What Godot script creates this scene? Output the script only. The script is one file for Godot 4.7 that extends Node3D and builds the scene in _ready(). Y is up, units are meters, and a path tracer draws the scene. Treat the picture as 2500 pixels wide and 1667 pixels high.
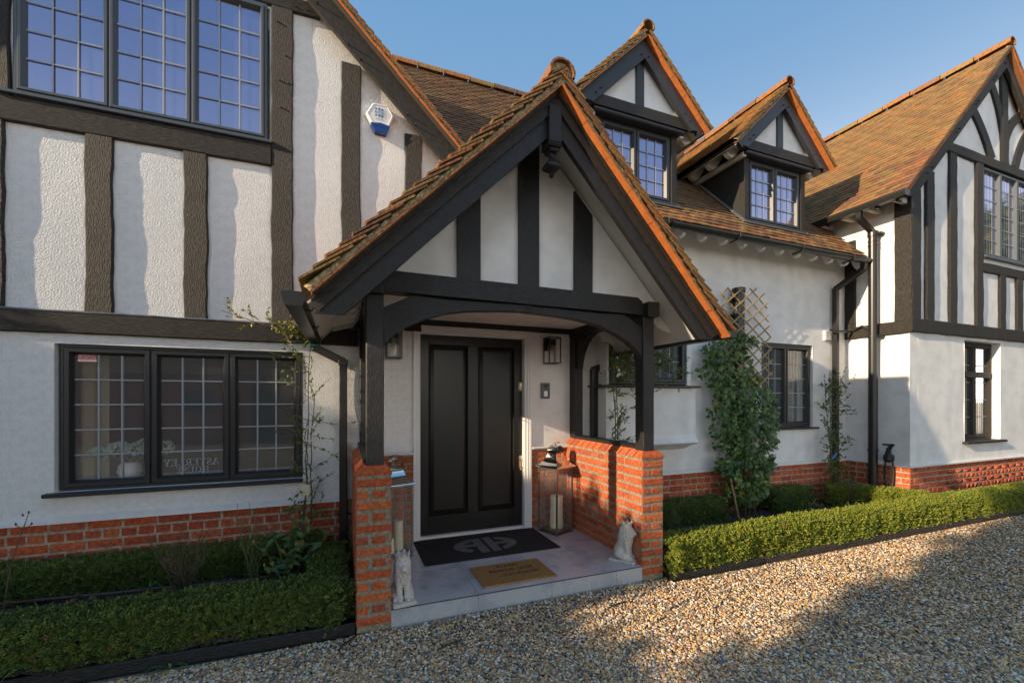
extends Node3D

const ZW := -4.36          # front face of the house wall
const ZF := -3.014         # front face of the porch piers
const XR := 7.34           # side wall of the right wing
const ZR := -3.54          # front wall of the right wing

var rng := RandomNumberGenerator.new()
var M := {}
var bricks := []
var porch_bricks := []
var tiles := []
var shared := {}
var house: Node3D
var porch: Node3D


# ---------------------------------------------------------------- mesh building
class MB:
	var st := SurfaceTool.new()

	func _init(smooth := false):
		st.begin(Mesh.PRIMITIVE_TRIANGLES)
		st.set_smooth_group(0 if smooth else -1)

	func tri(a: Vector3, b: Vector3, c: Vector3):   # counter-clockwise from outside
		st.add_vertex(a)
		st.add_vertex(c)
		st.add_vertex(b)

	func quad(a: Vector3, b: Vector3, c: Vector3, d: Vector3):
		tri(a, b, c)
		tri(a, c, d)

	func box(lo: Vector3, hi: Vector3, ch := 0.0):
		for a in 3:
			var u := (a + 1) % 3
			var v := (a + 2) % 3
			for s in [-1, 1]:
				var p := []
				for k in [[0, 0], [1, 0], [1, 1], [0, 1]]:
					var q := Vector3.ZERO
					q[a] = hi[a] if s > 0 else lo[a]
					q[u] = hi[u] - ch if k[0] else lo[u] + ch
					q[v] = hi[v] - ch if k[1] else lo[v] + ch
					p.append(q)
				if s > 0:
					quad(p[0], p[1], p[2], p[3])
				else:
					quad(p[3], p[2], p[1], p[0])
		if ch <= 0.0:
			return
		for w in 3:
			var u := (w + 1) % 3
			var v := (w + 2) % 3
			for su in [-1, 1]:
				for sv in [-1, 1]:
					var p := []
					for e in 2:
						var a := Vector3.ZERO
						a[w] = hi[w] - ch if e else lo[w] + ch
						var b := a
						a[u] = hi[u] if su > 0 else lo[u]
						a[v] = hi[v] - ch if sv > 0 else lo[v] + ch
						b[u] = hi[u] - ch if su > 0 else lo[u] + ch
						b[v] = hi[v] if sv > 0 else lo[v]
						p.append([a, b])
					if su * sv > 0:
						quad(p[0][0], p[0][1], p[1][1], p[1][0])
					else:
						quad(p[1][0], p[1][1], p[0][1], p[0][0])
		for sx in [-1, 1]:
			for sy in [-1, 1]:
				for sz in [-1, 1]:
					var e := Vector3(hi.x if sx > 0 else lo.x, hi.y if sy > 0 else lo.y, hi.z if sz > 0 else lo.z)
					var i := e - Vector3(sx, sy, sz) * ch
					var a := Vector3(e.x, i.y, i.z)
					var b := Vector3(i.x, e.y, i.z)
					var c := Vector3(i.x, i.y, e.z)
					if sx * sy * sz > 0:
						tri(a, b, c)
					else:
						tri(a, c, b)

	# a flat outline (counter-clockwise, seen from +Z) given depth
	func prism(pts: PackedVector2Array, z0: float, z1: float):
		var t := Geometry2D.triangulate_polygon(pts)
		for k in range(0, t.size(), 3):
			var a := pts[t[k]]
			var b := pts[t[k + 1]]
			var c := pts[t[k + 2]]
			if (b - a).cross(c - a) < 0.0:
				var d := b
				b = c
				c = d
			tri(Vector3(a.x, a.y, z1), Vector3(b.x, b.y, z1), Vector3(c.x, c.y, z1))
			tri(Vector3(a.x, a.y, z0), Vector3(c.x, c.y, z0), Vector3(b.x, b.y, z0))
		for k in pts.size():
			var a := pts[k]
			var b := pts[(k + 1) % pts.size()]
			quad(Vector3(a.x, a.y, z0), Vector3(b.x, b.y, z0), Vector3(b.x, b.y, z1), Vector3(a.x, a.y, z1))

	func tube(path: PackedVector3Array, radii: Array, sides := 8, caps := true):
		var rings := []
		var up := Vector3(0.13, 0.31, 0.94).normalized()
		for i in path.size():
			var d := (path[mini(i + 1, path.size() - 1)] - path[maxi(i - 1, 0)]).normalized()
			var x := up.cross(d)
			if x.length() < 0.05:
				x = Vector3.RIGHT.cross(d)
			x = x.normalized()
			var y := d.cross(x)
			up = y
			var ring := []
			var r: float = radii[mini(i, radii.size() - 1)]
			for k in sides:
				var a := TAU * k / sides
				ring.append(path[i] + (x * cos(a) + y * sin(a)) * r)
			rings.append(ring)
		for i in rings.size() - 1:
			for k in sides:
				var n := (k + 1) % sides
				quad(rings[i][k], rings[i][n], rings[i + 1][n], rings[i + 1][k])
		if caps:
			for k in range(1, sides - 1):
				tri(rings[0][0], rings[0][k + 1], rings[0][k])
				tri(rings[-1][0], rings[-1][k], rings[-1][k + 1])

	# profile of (radius, height) from bottom to top round the y axis
	func lathe(profile: Array, sides := 16, at := Vector3.ZERO, square := false):
		for i in profile.size() - 1:
			for k in sides:
				var p := []
				for e in [[i, k], [i, k + 1], [i + 1, k + 1], [i + 1, k]]:
					var a: float = TAU * e[1] / sides + (PI / 4 if square else 0.0)
					var q: Vector2 = profile[e[0]]
					p.append(at + Vector3(sin(a) * q.x, q.y, cos(a) * q.x))
				quad(p[0], p[1], p[2], p[3])

	# mitred frame in the XY plane: outer edge, flat to the bevel, bevel down to the rebate
	func ring(x0: float, x1: float, y0: float, y1: float, w: float, zf: float, bevel: float, zi: float, zb: float):
		var o := [Vector2(x0, y0), Vector2(x1, y0), Vector2(x1, y1), Vector2(x0, y1)]
		var lv := []
		for d in [[0.003, zf], [w - bevel, zf], [w, zi], [w, zb]]:
			var r := []
			for k in 4:
				var q: Vector2 = o[k]
				var s := Vector2(1 if k in [0, 3] else -1, 1 if k < 2 else -1)
				r.append(Vector3(q.x + s.x * d[0], q.y + s.y * d[0], d[1]))
			lv.append(r)
		var back := []
		var edge := []
		for k in 4:
			var q: Vector2 = o[k]
			back.append(Vector3(q.x, q.y, zb))
			edge.append(Vector3(q.x, q.y, zf - 0.003))
		for k in 4:
			var n := (k + 1) % 4
			quad(back[k], back[n], edge[n], edge[k])
			quad(edge[k], edge[n], lv[0][n], lv[0][k])
			for l in 3:
				quad(lv[l][k], lv[l][n], lv[l + 1][n], lv[l + 1][k])

	func done() -> ArrayMesh:
		st.generate_normals()
		return st.commit()


# ---------------------------------------------------------------- nodes
func tag(o: Node, label := "", category := "", group := "", kind := "") -> Node:
	for kv in [["label", label], ["category", category], ["group", group], ["kind", kind]]:
		if kv[1]:
			o.set_meta(kv[0], kv[1])
	return o


func thing(called: String, at: Vector3, label: String, category: String, group := "") -> Node3D:
	var o := Node3D.new()
	o.name = fresh(called)
	add_child(o)
	o.position = at
	tag(o, label, category, group)
	return o


func fresh(called: String) -> String:
	if not has_node(called):
		return called
	var k := 1
	while has_node("%s_%03d" % [called, k]):
		k += 1
	return "%s_%03d" % [called, k]


# a mesh whose vertices are given in the world's axes, hung under a thing or a part
func part(parent: Node, called: String, mesh: Mesh, m: Material, at := Transform3D()) -> MeshInstance3D:
	var o := MeshInstance3D.new()
	o.mesh = mesh
	if m:
		o.material_override = m
	if parent == self:
		o.name = fresh(called)
		add_child(o)
	else:
		o.name = called
		parent.add_child(o, true)
	o.global_transform = at
	return o


func one(called: String, mesh: Mesh, m: Material, label: String, category: String, at := Transform3D(), group := "") -> MeshInstance3D:
	var o := part(self, called, mesh, m, at)
	tag(o, label, category, group)
	return o


func setting(called: String, mesh: Mesh, m: Material) -> MeshInstance3D:
	var o := part(self, called, mesh, m)
	o.set_meta("kind", "structure")
	return o


func boxm(lo: Vector3, hi: Vector3, ch := 0.0) -> ArrayMesh:
	var b := MB.new()
	b.box(lo, hi, ch)
	return b.done()


func many(parent: Node, called: String, mesh: Mesh, m: Material, xf: Array, colors: Array) -> MultiMeshInstance3D:
	var mm := MultiMesh.new()
	mm.transform_format = MultiMesh.TRANSFORM_3D
	mm.use_colors = colors.size() > 0
	mm.mesh = mesh
	mm.instance_count = xf.size()
	for i in xf.size():
		mm.set_instance_transform(i, xf[i])
		if colors:
			mm.set_instance_color(i, colors[i])
	var o := MultiMeshInstance3D.new()
	o.multimesh = mm
	o.material_override = m
	if parent == self:
		o.name = fresh(called)
		add_child(o)
	else:
		o.name = called
		parent.add_child(o, true)
	o.global_transform = Transform3D()
	return o


func j(a: float) -> float:
	return rng.randf_range(-a, a)


# ---------------------------------------------------------------- materials
func lin(r: float, g: float, b: float) -> Color:
	return Color(r, g, b).linear_to_srgb()


func ntex(sd: int, freq: float, octaves := 4, lo := 0.0, hi := 1.0, kind := FastNoiseLite.TYPE_SIMPLEX_SMOOTH, size := 512, pts := []) -> NoiseTexture2D:
	var n := FastNoiseLite.new()
	n.seed = sd
	n.noise_type = kind
	n.frequency = freq
	n.fractal_octaves = octaves
	n.fractal_gain = 0.55
	if kind == FastNoiseLite.TYPE_CELLULAR:
		n.cellular_return_type = FastNoiseLite.RETURN_DISTANCE
	var t := NoiseTexture2D.new()
	t.width = size
	t.height = size
	t.seamless = true
	t.noise = n
	var g := Gradient.new()
	g.offsets = PackedFloat32Array([0.0, 1.0])
	g.colors = PackedColorArray([Color(lo, lo, lo), Color(hi, hi, hi)])
	if pts:
		var of := PackedFloat32Array()
		var co := PackedColorArray()
		for p in pts:
			of.append(p[0])
			co.append(Color(p[1], p[2], p[3]))
		g.offsets = of
		g.colors = co
	t.color_ramp = g
	return t


func mat(c: Color, rough := 0.8, tex: Texture2D = null, scale := Vector3.ONE, world := true, bump: Texture2D = null, cm := 0.0, spec := 0.5) -> StandardMaterial3D:
	var m := StandardMaterial3D.new()
	m.albedo_color = c
	m.roughness = rough
	m.metallic_specular = spec
	if tex:
		m.albedo_texture = tex
	if tex or bump:
		m.uv1_triplanar = true
		m.uv1_world_triplanar = world
		m.uv1_scale = scale
		m.uv1_triplanar_sharpness = 4.0
	if bump:
		m.heightmap_enabled = true
		m.heightmap_texture = bump
		m.heightmap_scale = cm
	return m


func tinted(rough := 0.7, back := Color.BLACK) -> StandardMaterial3D:
	var m := StandardMaterial3D.new()
	m.vertex_color_use_as_albedo = true
	m.roughness = rough
	if back != Color.BLACK:
		m.backlight_enabled = true
		m.backlight = back
	return m


func make_materials():
	var mottle := ntex(11, 0.012, 5, 0.72, 1.1)
	var fine := ntex(12, 0.05, 4, 0.0, 1.0)
	var grain := ntex(13, 0.03, 5, 0.35, 1.25)
	var grain_h := ntex(14, 0.035, 5, 0.0, 1.0)
	var rough_h := ntex(15, 0.035, 3, 0.0, 1.0)
	var wear := ntex(16, 0.008, 5, 0.95, 1.02)
	var stain := ntex(17, 0.006, 5, 0.93, 1.02)
	var pit := ntex(18, 0.02, 5, 0.0, 1.0)
	M.plaster = mat(lin(0.84, 0.83, 0.81), 0.9, wear, Vector3.ONE * 0.8, true, rough_h, 0.3)
	M.plaster.uv1_scale = Vector3.ONE * 3.2
	M.smooth_plaster = mat(lin(0.84, 0.825, 0.80), 0.9, stain, Vector3.ONE * 0.9, true, rough_h, 0.1)
	M.white_paint = mat(lin(0.74, 0.72, 0.68), 0.45, wear, Vector3.ONE * 1.3, true)
	M.gloss_white = mat(lin(0.78, 0.78, 0.77), 0.3)
	# tarred old oak with open grain along the timber; smoother repainted timber on the porch
	M.old_oak = mat(lin(0.047, 0.041, 0.035), 0.72, grain, Vector3(1.1, 7.0, 7.0), false, grain_h, 0.9)
	M.rail_oak = mat(lin(0.052, 0.044, 0.036), 0.75, grain, Vector3(0.8, 8.0, 8.0), false, grain_h, 0.35)
	M.new_oak = mat(lin(0.026, 0.025, 0.025), 0.5, grain, Vector3(0.9, 8.0, 8.0), false, grain_h, 0.22)
	M.worn_oak = mat(lin(0.045, 0.036, 0.028), 0.55, grain, Vector3(0.9, 8.0, 8.0), false, grain_h, 0.4)
	M.black_frame = mat(lin(0.022, 0.023, 0.025), 0.38, null)
	M.slate_frame = mat(lin(0.075, 0.09, 0.105), 0.4)
	M.dormer_frame = mat(lin(0.035, 0.036, 0.038), 0.4)
	M.cast_iron = mat(lin(0.02, 0.02, 0.02), 0.35, ntex(19, 0.02, 4, 0.7, 1.5), Vector3.ONE * 2.0, true)
	M.cheek = mat(lin(0.02, 0.02, 0.019), 0.6, ntex(20, 0.008, 5, 0.5, 1.9), Vector3.ONE * 0.9, true)
	M.lead = mat(lin(0.16, 0.165, 0.17), 0.55, mottle, Vector3.ONE * 2.0, true)
	M.came = mat(lin(0.36, 0.37, 0.39), 0.45)
	M.came_dark = mat(lin(0.12, 0.14, 0.17), 0.5)
	var bump := ntex(21, 0.03, 5, 0.0, 1.0)
	for c in [[0.60, 0.13, 0.045], [0.52, 0.105, 0.038], [0.64, 0.155, 0.055], [0.45, 0.095, 0.042], [0.58, 0.145, 0.065], [0.50, 0.085, 0.034], [0.62, 0.125, 0.04]]:
		bricks.append(mat(lin(c[0], c[1], c[2]), 0.88, mottle, Vector3.ONE * 3.1, true, bump, 0.5))
	for c in [[0.64, 0.14, 0.042], [0.56, 0.115, 0.036], [0.68, 0.175, 0.052], [0.48, 0.115, 0.052], [0.62, 0.165, 0.07], [0.58, 0.12, 0.038], [0.56, 0.23, 0.14]]:
		porch_bricks.append(mat(lin(c[0], c[1], c[2]), 0.9, mottle, Vector3.ONE * 3.7, true, bump, 0.6))
	M.mortar = mat(lin(0.52, 0.42, 0.31), 0.95, mottle, Vector3.ONE * 3.0, true, bump, 0.5)
	M.porch_mortar = mat(lin(0.38, 0.33, 0.235), 0.95, mottle, Vector3.ONE * 4.0, true, bump, 0.6)
	M.verge_mortar = mat(lin(0.60, 0.47, 0.25), 0.95, ntex(22, 0.02, 5, 0.55, 1.15), Vector3.ONE * 3.0, true, bump, 0.8)
	var lichen := ntex(23, 0.02, 5, 0, 1, FastNoiseLite.TYPE_SIMPLEX_SMOOTH, 512, [[0.0, 0.62, 0.6, 0.58], [0.4, 0.9, 0.9, 0.9], [0.62, 1.0, 1.0, 0.97], [0.8, 0.92, 0.99, 0.8], [1.0, 0.85, 0.95, 0.68]])
	for c in [[0.30, 0.125, 0.055], [0.24, 0.11, 0.055], [0.37, 0.155, 0.055], [0.19, 0.105, 0.06], [0.33, 0.185, 0.07], [0.27, 0.17, 0.06]]:
		tiles.append(mat(lin(c[0], c[1], c[2]), 0.85, lichen, Vector3.ONE * 2.3, true, bump, 0.4))
	M.tile_any = tinted(0.85)
	M.tile_any.albedo_texture = lichen
	M.tile_any.uv1_triplanar = true
	M.tile_any.uv1_world_triplanar = true
	M.tile_any.uv1_scale = Vector3.ONE * 2.3
	M.orange_tile = mat(lin(0.58, 0.17, 0.035), 0.8, ntex(24, 0.01, 4, 0.82, 1.08), Vector3.ONE * 2.5, true, bump, 0.15)
	M.underlay = mat(lin(0.05, 0.04, 0.035), 0.95)
	M.door = mat(lin(0.012, 0.0105, 0.009), 0.34, null, Vector3.ONE, true, null, 0.0, 0.4)
	M.door.clearcoat_enabled = true
	M.door.clearcoat = 0.2
	M.door.clearcoat_roughness = 0.25
	M.brass = mat(lin(0.62, 0.52, 0.38), 0.28)
	M.brass.metallic = 1.0
	M.chrome = mat(lin(0.72, 0.72, 0.72), 0.07)
	M.chrome.metallic = 1.0
	M.steel = mat(lin(0.30, 0.27, 0.23), 0.35, mottle, Vector3.ONE * 4.0)
	M.steel.metallic = 0.85
	M.wax = mat(lin(0.78, 0.73, 0.52), 0.5)
	M.wax.subsurf_scatter_enabled = true
	M.wax.subsurf_scatter_strength = 0.3
	var marble := ntex(25, 0.005, 6, 0, 1, FastNoiseLite.TYPE_SIMPLEX_SMOOTH, 512, [[0.0, 0.86, 0.86, 0.88], [0.44, 0.97, 0.97, 0.98], [0.5, 1.12, 1.12, 1.12], [0.54, 0.98, 0.98, 0.98], [1.0, 1.03, 1.03, 1.03]])
	M.porcelain = mat(lin(0.55, 0.55, 0.56), 0.16, marble, Vector3.ONE * 0.9, true)
	M.porcelain_riser = mat(lin(0.46, 0.485, 0.50), 0.3, marble, Vector3.ONE * 0.9, true)
	M.grout = mat(lin(0.2, 0.19, 0.2), 0.9)
	M.stone = mat(lin(0.62, 0.59, 0.53), 0.9, ntex(26, 0.02, 5, 0.85, 1.08), Vector3.ONE * 4.0, false, bump, 0.06)
	M.rubber_mat = mat(lin(0.018, 0.018, 0.019), 0.95, ntex(27, 0.12, 3, 0.5, 1.6), Vector3.ONE * 3.0, true, fine, 0.3)
	M.mat_logo = mat(lin(0.17, 0.17, 0.175), 0.95, ntex(28, 0.12, 3, 0.4, 1.5), Vector3.ONE * 3.0, true, fine, 0.3)
	M.coir = mat(lin(0.52, 0.28, 0.10), 0.98, ntex(29, 0.12, 3, 0.45, 1.35), Vector3.ONE * 3.0, true, fine, 0.6)
	M.coir_ink = mat(lin(0.035, 0.026, 0.02), 0.98)
	M.black_plastic = mat(lin(0.018, 0.018, 0.019), 0.4)
	M.grey_plastic = mat(lin(0.10, 0.10, 0.105), 0.45)
	M.bright_white = mat(lin(0.8, 0.8, 0.8), 0.35)
	M.navy = mat(lin(0.01, 0.05, 0.22), 0.25)
	M.violet = mat(lin(0.12, 0.1, 0.3), 0.5)
	M.indigo = mat(lin(0.06, 0.1, 0.3), 0.5)
	M.pale_blue = mat(lin(0.4, 0.6, 0.72), 0.5)
	M.grey_ink = mat(lin(0.25, 0.27, 0.33), 0.6)
	M.red_print = mat(lin(0.5, 0.07, 0.05), 0.5)
	M.ghost_print = mat(lin(0.30, 0.30, 0.29), 0.8)
	M.pine = mat(lin(0.58, 0.40, 0.19), 0.75, grain, Vector3(1.5, 12.0, 12.0), false)
	M.edging = mat(lin(0.028, 0.027, 0.026), 0.6, grain, Vector3(0.8, 6.0, 6.0), false, grain_h, 0.4)
	M.worn_edging = mat(lin(0.085, 0.062, 0.045), 0.8, grain, Vector3(0.8, 6.0, 6.0), false, grain_h, 0.5)
	M.soil = mat(lin(0.11, 0.08, 0.06), 0.98, ntex(30, 0.04, 5, 0.4, 1.6), Vector3.ONE * 1.5, true, pit, 3.0)
	M.ground = mat(lin(0.36, 0.27, 0.17), 0.95, ntex(31, 0.09, 3, 0.35, 1.5), Vector3.ONE * 1.3, true, pit, 1.5)
	M.leaf = tinted(0.5, lin(0.2, 0.3, 0.04))
	M.waxy_leaf = tinted(0.42, lin(0.1, 0.18, 0.02))
	M.stem = mat(lin(0.16, 0.12, 0.07), 0.85, mottle, Vector3.ONE * 6.0)
	M.green_stem = mat(lin(0.16, 0.17, 0.06), 0.75)
	M.hedge_core = mat(lin(0.03, 0.04, 0.015), 0.95)
	M.gravel = tinted(0.72)
	M.hose = mat(lin(0.12, 0.065, 0.05), 0.6)
	M.blue_tape = mat(lin(0.02, 0.22, 0.65), 0.5)
	M.green_tie = mat(lin(0.02, 0.3, 0.22), 0.5)
	M.label_card = mat(lin(0.72, 0.72, 0.45), 0.6)
	M.glass = StandardMaterial3D.new()
	M.glass.transparency = BaseMaterial3D.TRANSPARENCY_ALPHA
	M.glass.albedo_color = Color(0.9, 0.95, 0.95, 0.05)
	M.glass.roughness = 0.0
	M.glass_thin = M.glass.duplicate()
	# coated glass tinted violet-blue for the reflected sky: mostly the sky's mirror image
	M.coated_glass = StandardMaterial3D.new()
	M.coated_glass.albedo_color = lin(0.40, 0.40, 0.56)
	M.coated_glass.metallic = 0.85
	M.coated_glass.roughness = 0.04
	M.room = mat(lin(0.06, 0.042, 0.025), 0.9)
	M.curtain = mat(lin(0.40, 0.34, 0.20), 0.95)
	M.window_backing = mat(lin(0.6, 0.6, 0.62), 0.9)
	M.amber = mat(lin(0.8, 0.45, 0.12), 0.15)


# ---------------------------------------------------------------- building pieces
# squared timber from p0 to p1 (centre line); its wide face looks along n; sides waver by wob
func beam(parent: Node, called: String, p0: Vector3, p1: Vector3, w: float, d: float, m: Material, wob := 0.0, n := Vector3(0, 0, 1), ch := 0.008) -> MeshInstance3D:
	var x := (p1 - p0).normalized()
	var y := n.cross(x).normalized()
	var z := x.cross(y)
	var ln := p0.distance_to(p1)
	var off := Vector3(rng.randf_range(0, 20), rng.randf_range(0, 20), rng.randf_range(0, 20))
	var segs := maxi(1, int(ln / 0.07)) if wob > 0.0 else 1
	var nz := FastNoiseLite.new()
	nz.seed = rng.randi() % 10000
	nz.frequency = 2.6
	nz.fractal_octaves = 3
	var b := MB.new()
	var rings := []
	for i in segs + 1:
		var t := ln * i / segs
		var a0 := -w / 2 + nz.get_noise_2d(t, 0.0) * wob * 1.6
		var a1 := w / 2 + nz.get_noise_2d(t, 9.0) * wob * 1.6
		var z0 := -d / 2
		var z1 := d / 2 + nz.get_noise_2d(t, 21.0) * wob
		var z2 := d / 2 + nz.get_noise_2d(t, 33.0) * wob
		var ring := []
		for q in [[a0 + ch, z0], [a1 - ch, z0], [a1, z0 + ch], [a1, z2 - ch], [a1 - ch, z2], [a0 + ch, z1], [a0, z1 - ch], [a0, z0 + ch]]:
			ring.append(off + Vector3(t, q[0], q[1]))
		rings.append(ring)
	for i in segs:
		for k in 8:
			var n2 := (k + 1) % 8
			b.quad(rings[i][k], rings[i][n2], rings[i + 1][n2], rings[i + 1][k])
	for k in range(1, 7):
		b.tri(rings[0][0], rings[0][k + 1], rings[0][k])
		b.tri(rings[segs][0], rings[segs][k], rings[segs][k + 1])
	var basis := Basis(x, y, z)
	return part(parent, called, b.done(), m, Transform3D(basis, p0 - basis * off))


# a board cut to an outline in the plane z = const (world XY), grain along the given angle
func board(parent: Node, called: String, pts: Array, z0: float, z1: float, m: Material, angle := 0.0) -> MeshInstance3D:
	var off := Vector3(rng.randf_range(0, 20), rng.randf_range(0, 20), 0)
	var o: Vector2 = pts[0]
	var loc := PackedVector2Array()
	for p in pts:
		loc.append((p - o).rotated(-angle) + Vector2(off.x, off.y))
	if Geometry2D.is_polygon_clockwise(loc):
		loc.reverse()
	var b := MB.new()
	b.prism(loc, z0 - z1, 0.0)
	var basis := Basis(Vector3(0, 0, 1), angle)
	return part(parent, called, b.done(), m, Transform3D(basis, Vector3(o.x, o.y, z1) - basis * off))


# rendered wall: origin o, directions ux and +Y, outward n; holes as Rect2 in wall coordinates; top(u) clips it
func wall(parent: Node, called: String, o: Vector3, ux: Vector3, n: Vector3, w: float, h: float, holes: Array, thick: float, m: Material, top = null, wave := 0.004, step := 0.1) -> MeshInstance3D:
	var us := [0.0, w]
	var vs := [0.0, h]
	for q in int(w / step):
		us.append((q + 1) * step)
	for q in int(h / step):
		vs.append((q + 1) * step)
	for r in holes:
		us.append_array([r.position.x, r.end.x])
		vs.append_array([r.position.y, r.end.y])
	us = us.filter(func(q): return q > -1e-6 and q < w + 1e-6)
	vs = vs.filter(func(q): return q > -1e-6 and q < h + 1e-6)
	us.sort()
	vs.sort()
	var nz := FastNoiseLite.new()
	nz.seed = 77
	nz.frequency = 1.1
	var at := func(u: float, v: float) -> Vector3:
		var vv := v
		if top != null:
			vv = minf(v, top.call(u))
		var p := o + ux * u + Vector3(0, vv, 0)
		return p + n * (nz.get_noise_3dv(p * 1.0) * wave * 2.0)
	var b := MB.new(true)
	var flip := ux.cross(Vector3.UP).dot(n) < 0.0
	for a in us.size() - 1:
		if us[a + 1] - us[a] < 1e-4:
			continue
		for c in vs.size() - 1:
			if vs[c + 1] - vs[c] < 1e-4:
				continue
			var mid := Vector2((us[a] + us[a + 1]) / 2, (vs[c] + vs[c + 1]) / 2)
			var inside := false
			for r in holes:
				inside = inside or r.has_point(mid)
			if inside:
				continue
			if top != null and vs[c] >= maxf(top.call(us[a]), top.call(us[a + 1])):
				continue
			var p := [at.call(us[a], vs[c]), at.call(us[a + 1], vs[c]), at.call(us[a + 1], vs[c + 1]), at.call(us[a], vs[c + 1])]
			if flip:
				p.reverse()
			b.quad(p[0], p[1], p[2], p[3])
	b.st.set_smooth_group(-1)
	for r in holes:
		if r.position.x < 0.0 or r.end.x > w:
			continue
		var c := [Vector2(r.position.x, r.position.y), Vector2(r.end.x, r.position.y), Vector2(r.end.x, r.end.y), Vector2(r.position.x, r.end.y)]
		for k in 4:
			var p: Vector3 = o + ux * c[k].x + Vector3(0, c[k].y, 0)
			var q: Vector3 = o + ux * c[(k + 1) % 4].x + Vector3(0, c[(k + 1) % 4].y, 0)
			b.quad(p + n * wave, p - n * thick, q - n * thick, q + n * wave)
	# back of the wall
	var bu := [0.0, w]
	var bv := [0.0, h]
	for r in holes:
		bu.append_array([r.position.x, r.end.x])
		bv.append_array([r.position.y, r.end.y])
	for q in int(w / 0.5):
		bu.append((q + 1) * 0.5)
	bu = bu.filter(func(q): return q > -1e-6 and q < w + 1e-6)
	bv = bv.filter(func(q): return q > -1e-6 and q < h + 1e-6)
	bu.sort()
	bv.sort()
	for a in bu.size() - 1:
		for c in bv.size() - 1:
			var mid := Vector2((bu[a] + bu[a + 1]) / 2, (bv[c] + bv[c + 1]) / 2)
			var inside := false
			for r in holes:
				inside = inside or r.has_point(mid)
			if inside or bu[a + 1] - bu[a] < 1e-4 or bv[c + 1] - bv[c] < 1e-4:
				continue
			var p := []
			for q in [[a, c], [a, c + 1], [a + 1, c + 1], [a + 1, c]]:
				var v: float = bv[q[1]]
				if top != null:
					v = minf(v, top.call(bu[q[0]]))
				p.append(o + ux * bu[q[0]] + Vector3(0, v, 0) - n * thick)
			if p[0].distance_to(p[1]) + p[2].distance_to(p[3]) > 0.01:
				b.quad(p[0], p[1], p[2], p[3])
	return part(parent, called, b.done(), m)


func brick_mesh(kind: int, v: int) -> ArrayMesh:
	var key := "brick%d_%d" % [kind, v]
	if shared.has(key):
		return shared[key]
	# unit brick: 1 x 1 face, 1 deep; bevels are set by the real size of its kind
	var ln: float = [0.213, 0.1, 0.16, 0.05][kind]
	var bx := 0.006 / ln
	var by := 0.006 / 0.065
	var b := MB.new()
	var f := []
	var g := []
	for k in 4:
		var s := Vector2(-1 if k in [0, 3] else 1, -1 if k < 2 else 1)
		g.append(Vector3(s.x * (0.5 - j(0.3) * bx * 0.5 - bx * 0.15), s.y * (0.5 - j(0.3) * by * 0.6 - by * 0.15), -0.4))
		f.append(Vector3(s.x * (0.5 - bx) + j(bx * 0.6), s.y * (0.5 - by) + j(by * 0.6), j(0.06)))
	var c := Vector3(j(0.2), j(0.2), 0.06 + j(0.06))
	for k in 4:
		var n := (k + 1) % 4
		b.tri(f[k], f[n], c)
		b.quad(g[k], g[n], f[n], f[k])
		b.quad(Vector3(g[k].x, g[k].y, -1), Vector3(g[n].x, g[n].y, -1), g[n], g[k])
	shared[key] = b.done()
	return shared[key]


# English bond: stretcher and header courses in turn, on a face with corner o
func brick_face(parent: Node, o: Vector3, ux: Vector3, n: Vector3, w: float, h: float, course := 0.077, joint := 0.014, set: Array = [], first := 0, shift := 0.0, proud := 0.008, stuff_from := 1e9) -> void:
	var rows := int(h / course + 0.3)
	var rest := []
	for r in rows:
		var header := (r + first) % 2 == 1
		var module := 0.1125 if header else 0.225
		var s := -module * fposmod(shift + (0.25 if header else 0.0), 1.0)
		var y := r * course + joint * 0.5
		var hh := minf(course - joint, h - y - 0.002)
		if hh < 0.02:
			continue
		while s < w - 0.004:
			var a: float = maxf(s, 0.0)
			var e := minf(s + module, w)
			var l0 := a + (joint * 0.5 if a > 0.003 else 0.001)
			var l1 := e - (joint * 0.5 if e < w - 0.003 else 0.001)
			s += module
			var ln := l1 - l0
			if ln < 0.018:
				continue
			var kind := 0 if ln > 0.18 else (2 if ln > 0.13 else (1 if ln > 0.07 else 3))
			var c := o + ux * ((l0 + l1) / 2) + Vector3(0, y + hh / 2 + j(0.0015), 0) + n * (proud + j(0.0018))
			var basis := Basis(ux * (ln + j(0.001)), Vector3(j(0.0006), hh + j(0.002), 0), n * 0.02)
			var mesh := brick_mesh(kind, rng.randi() % 4)
			var k := rng.randi() % set.size()
			if set.size() == 7 and set == porch_bricks and k == 6 and r > 5:
				k = rng.randi() % 6
			if l0 > stuff_from:
				rest.append([Transform3D(basis, c), mesh, set[k]])
				continue
			part(parent, "brick", mesh, set[k], Transform3D(basis, c))
	if rest:
		var st := {}
		for q in rest:
			if not st.has(q[2]):
				st[q[2]] = SurfaceTool.new()
			st[q[2]].append_from(q[1], 0, q[0])
		var mesh := ArrayMesh.new()
		var mats := []
		for k in st:
			st[k].commit(mesh)
			mats.append(k)
		for i in mats.size():
			mesh.surface_set_material(i, mats[i])
		var p := part(parent, "brickwork", mesh, null)
		p.set_meta("kind", "stuff")


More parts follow.
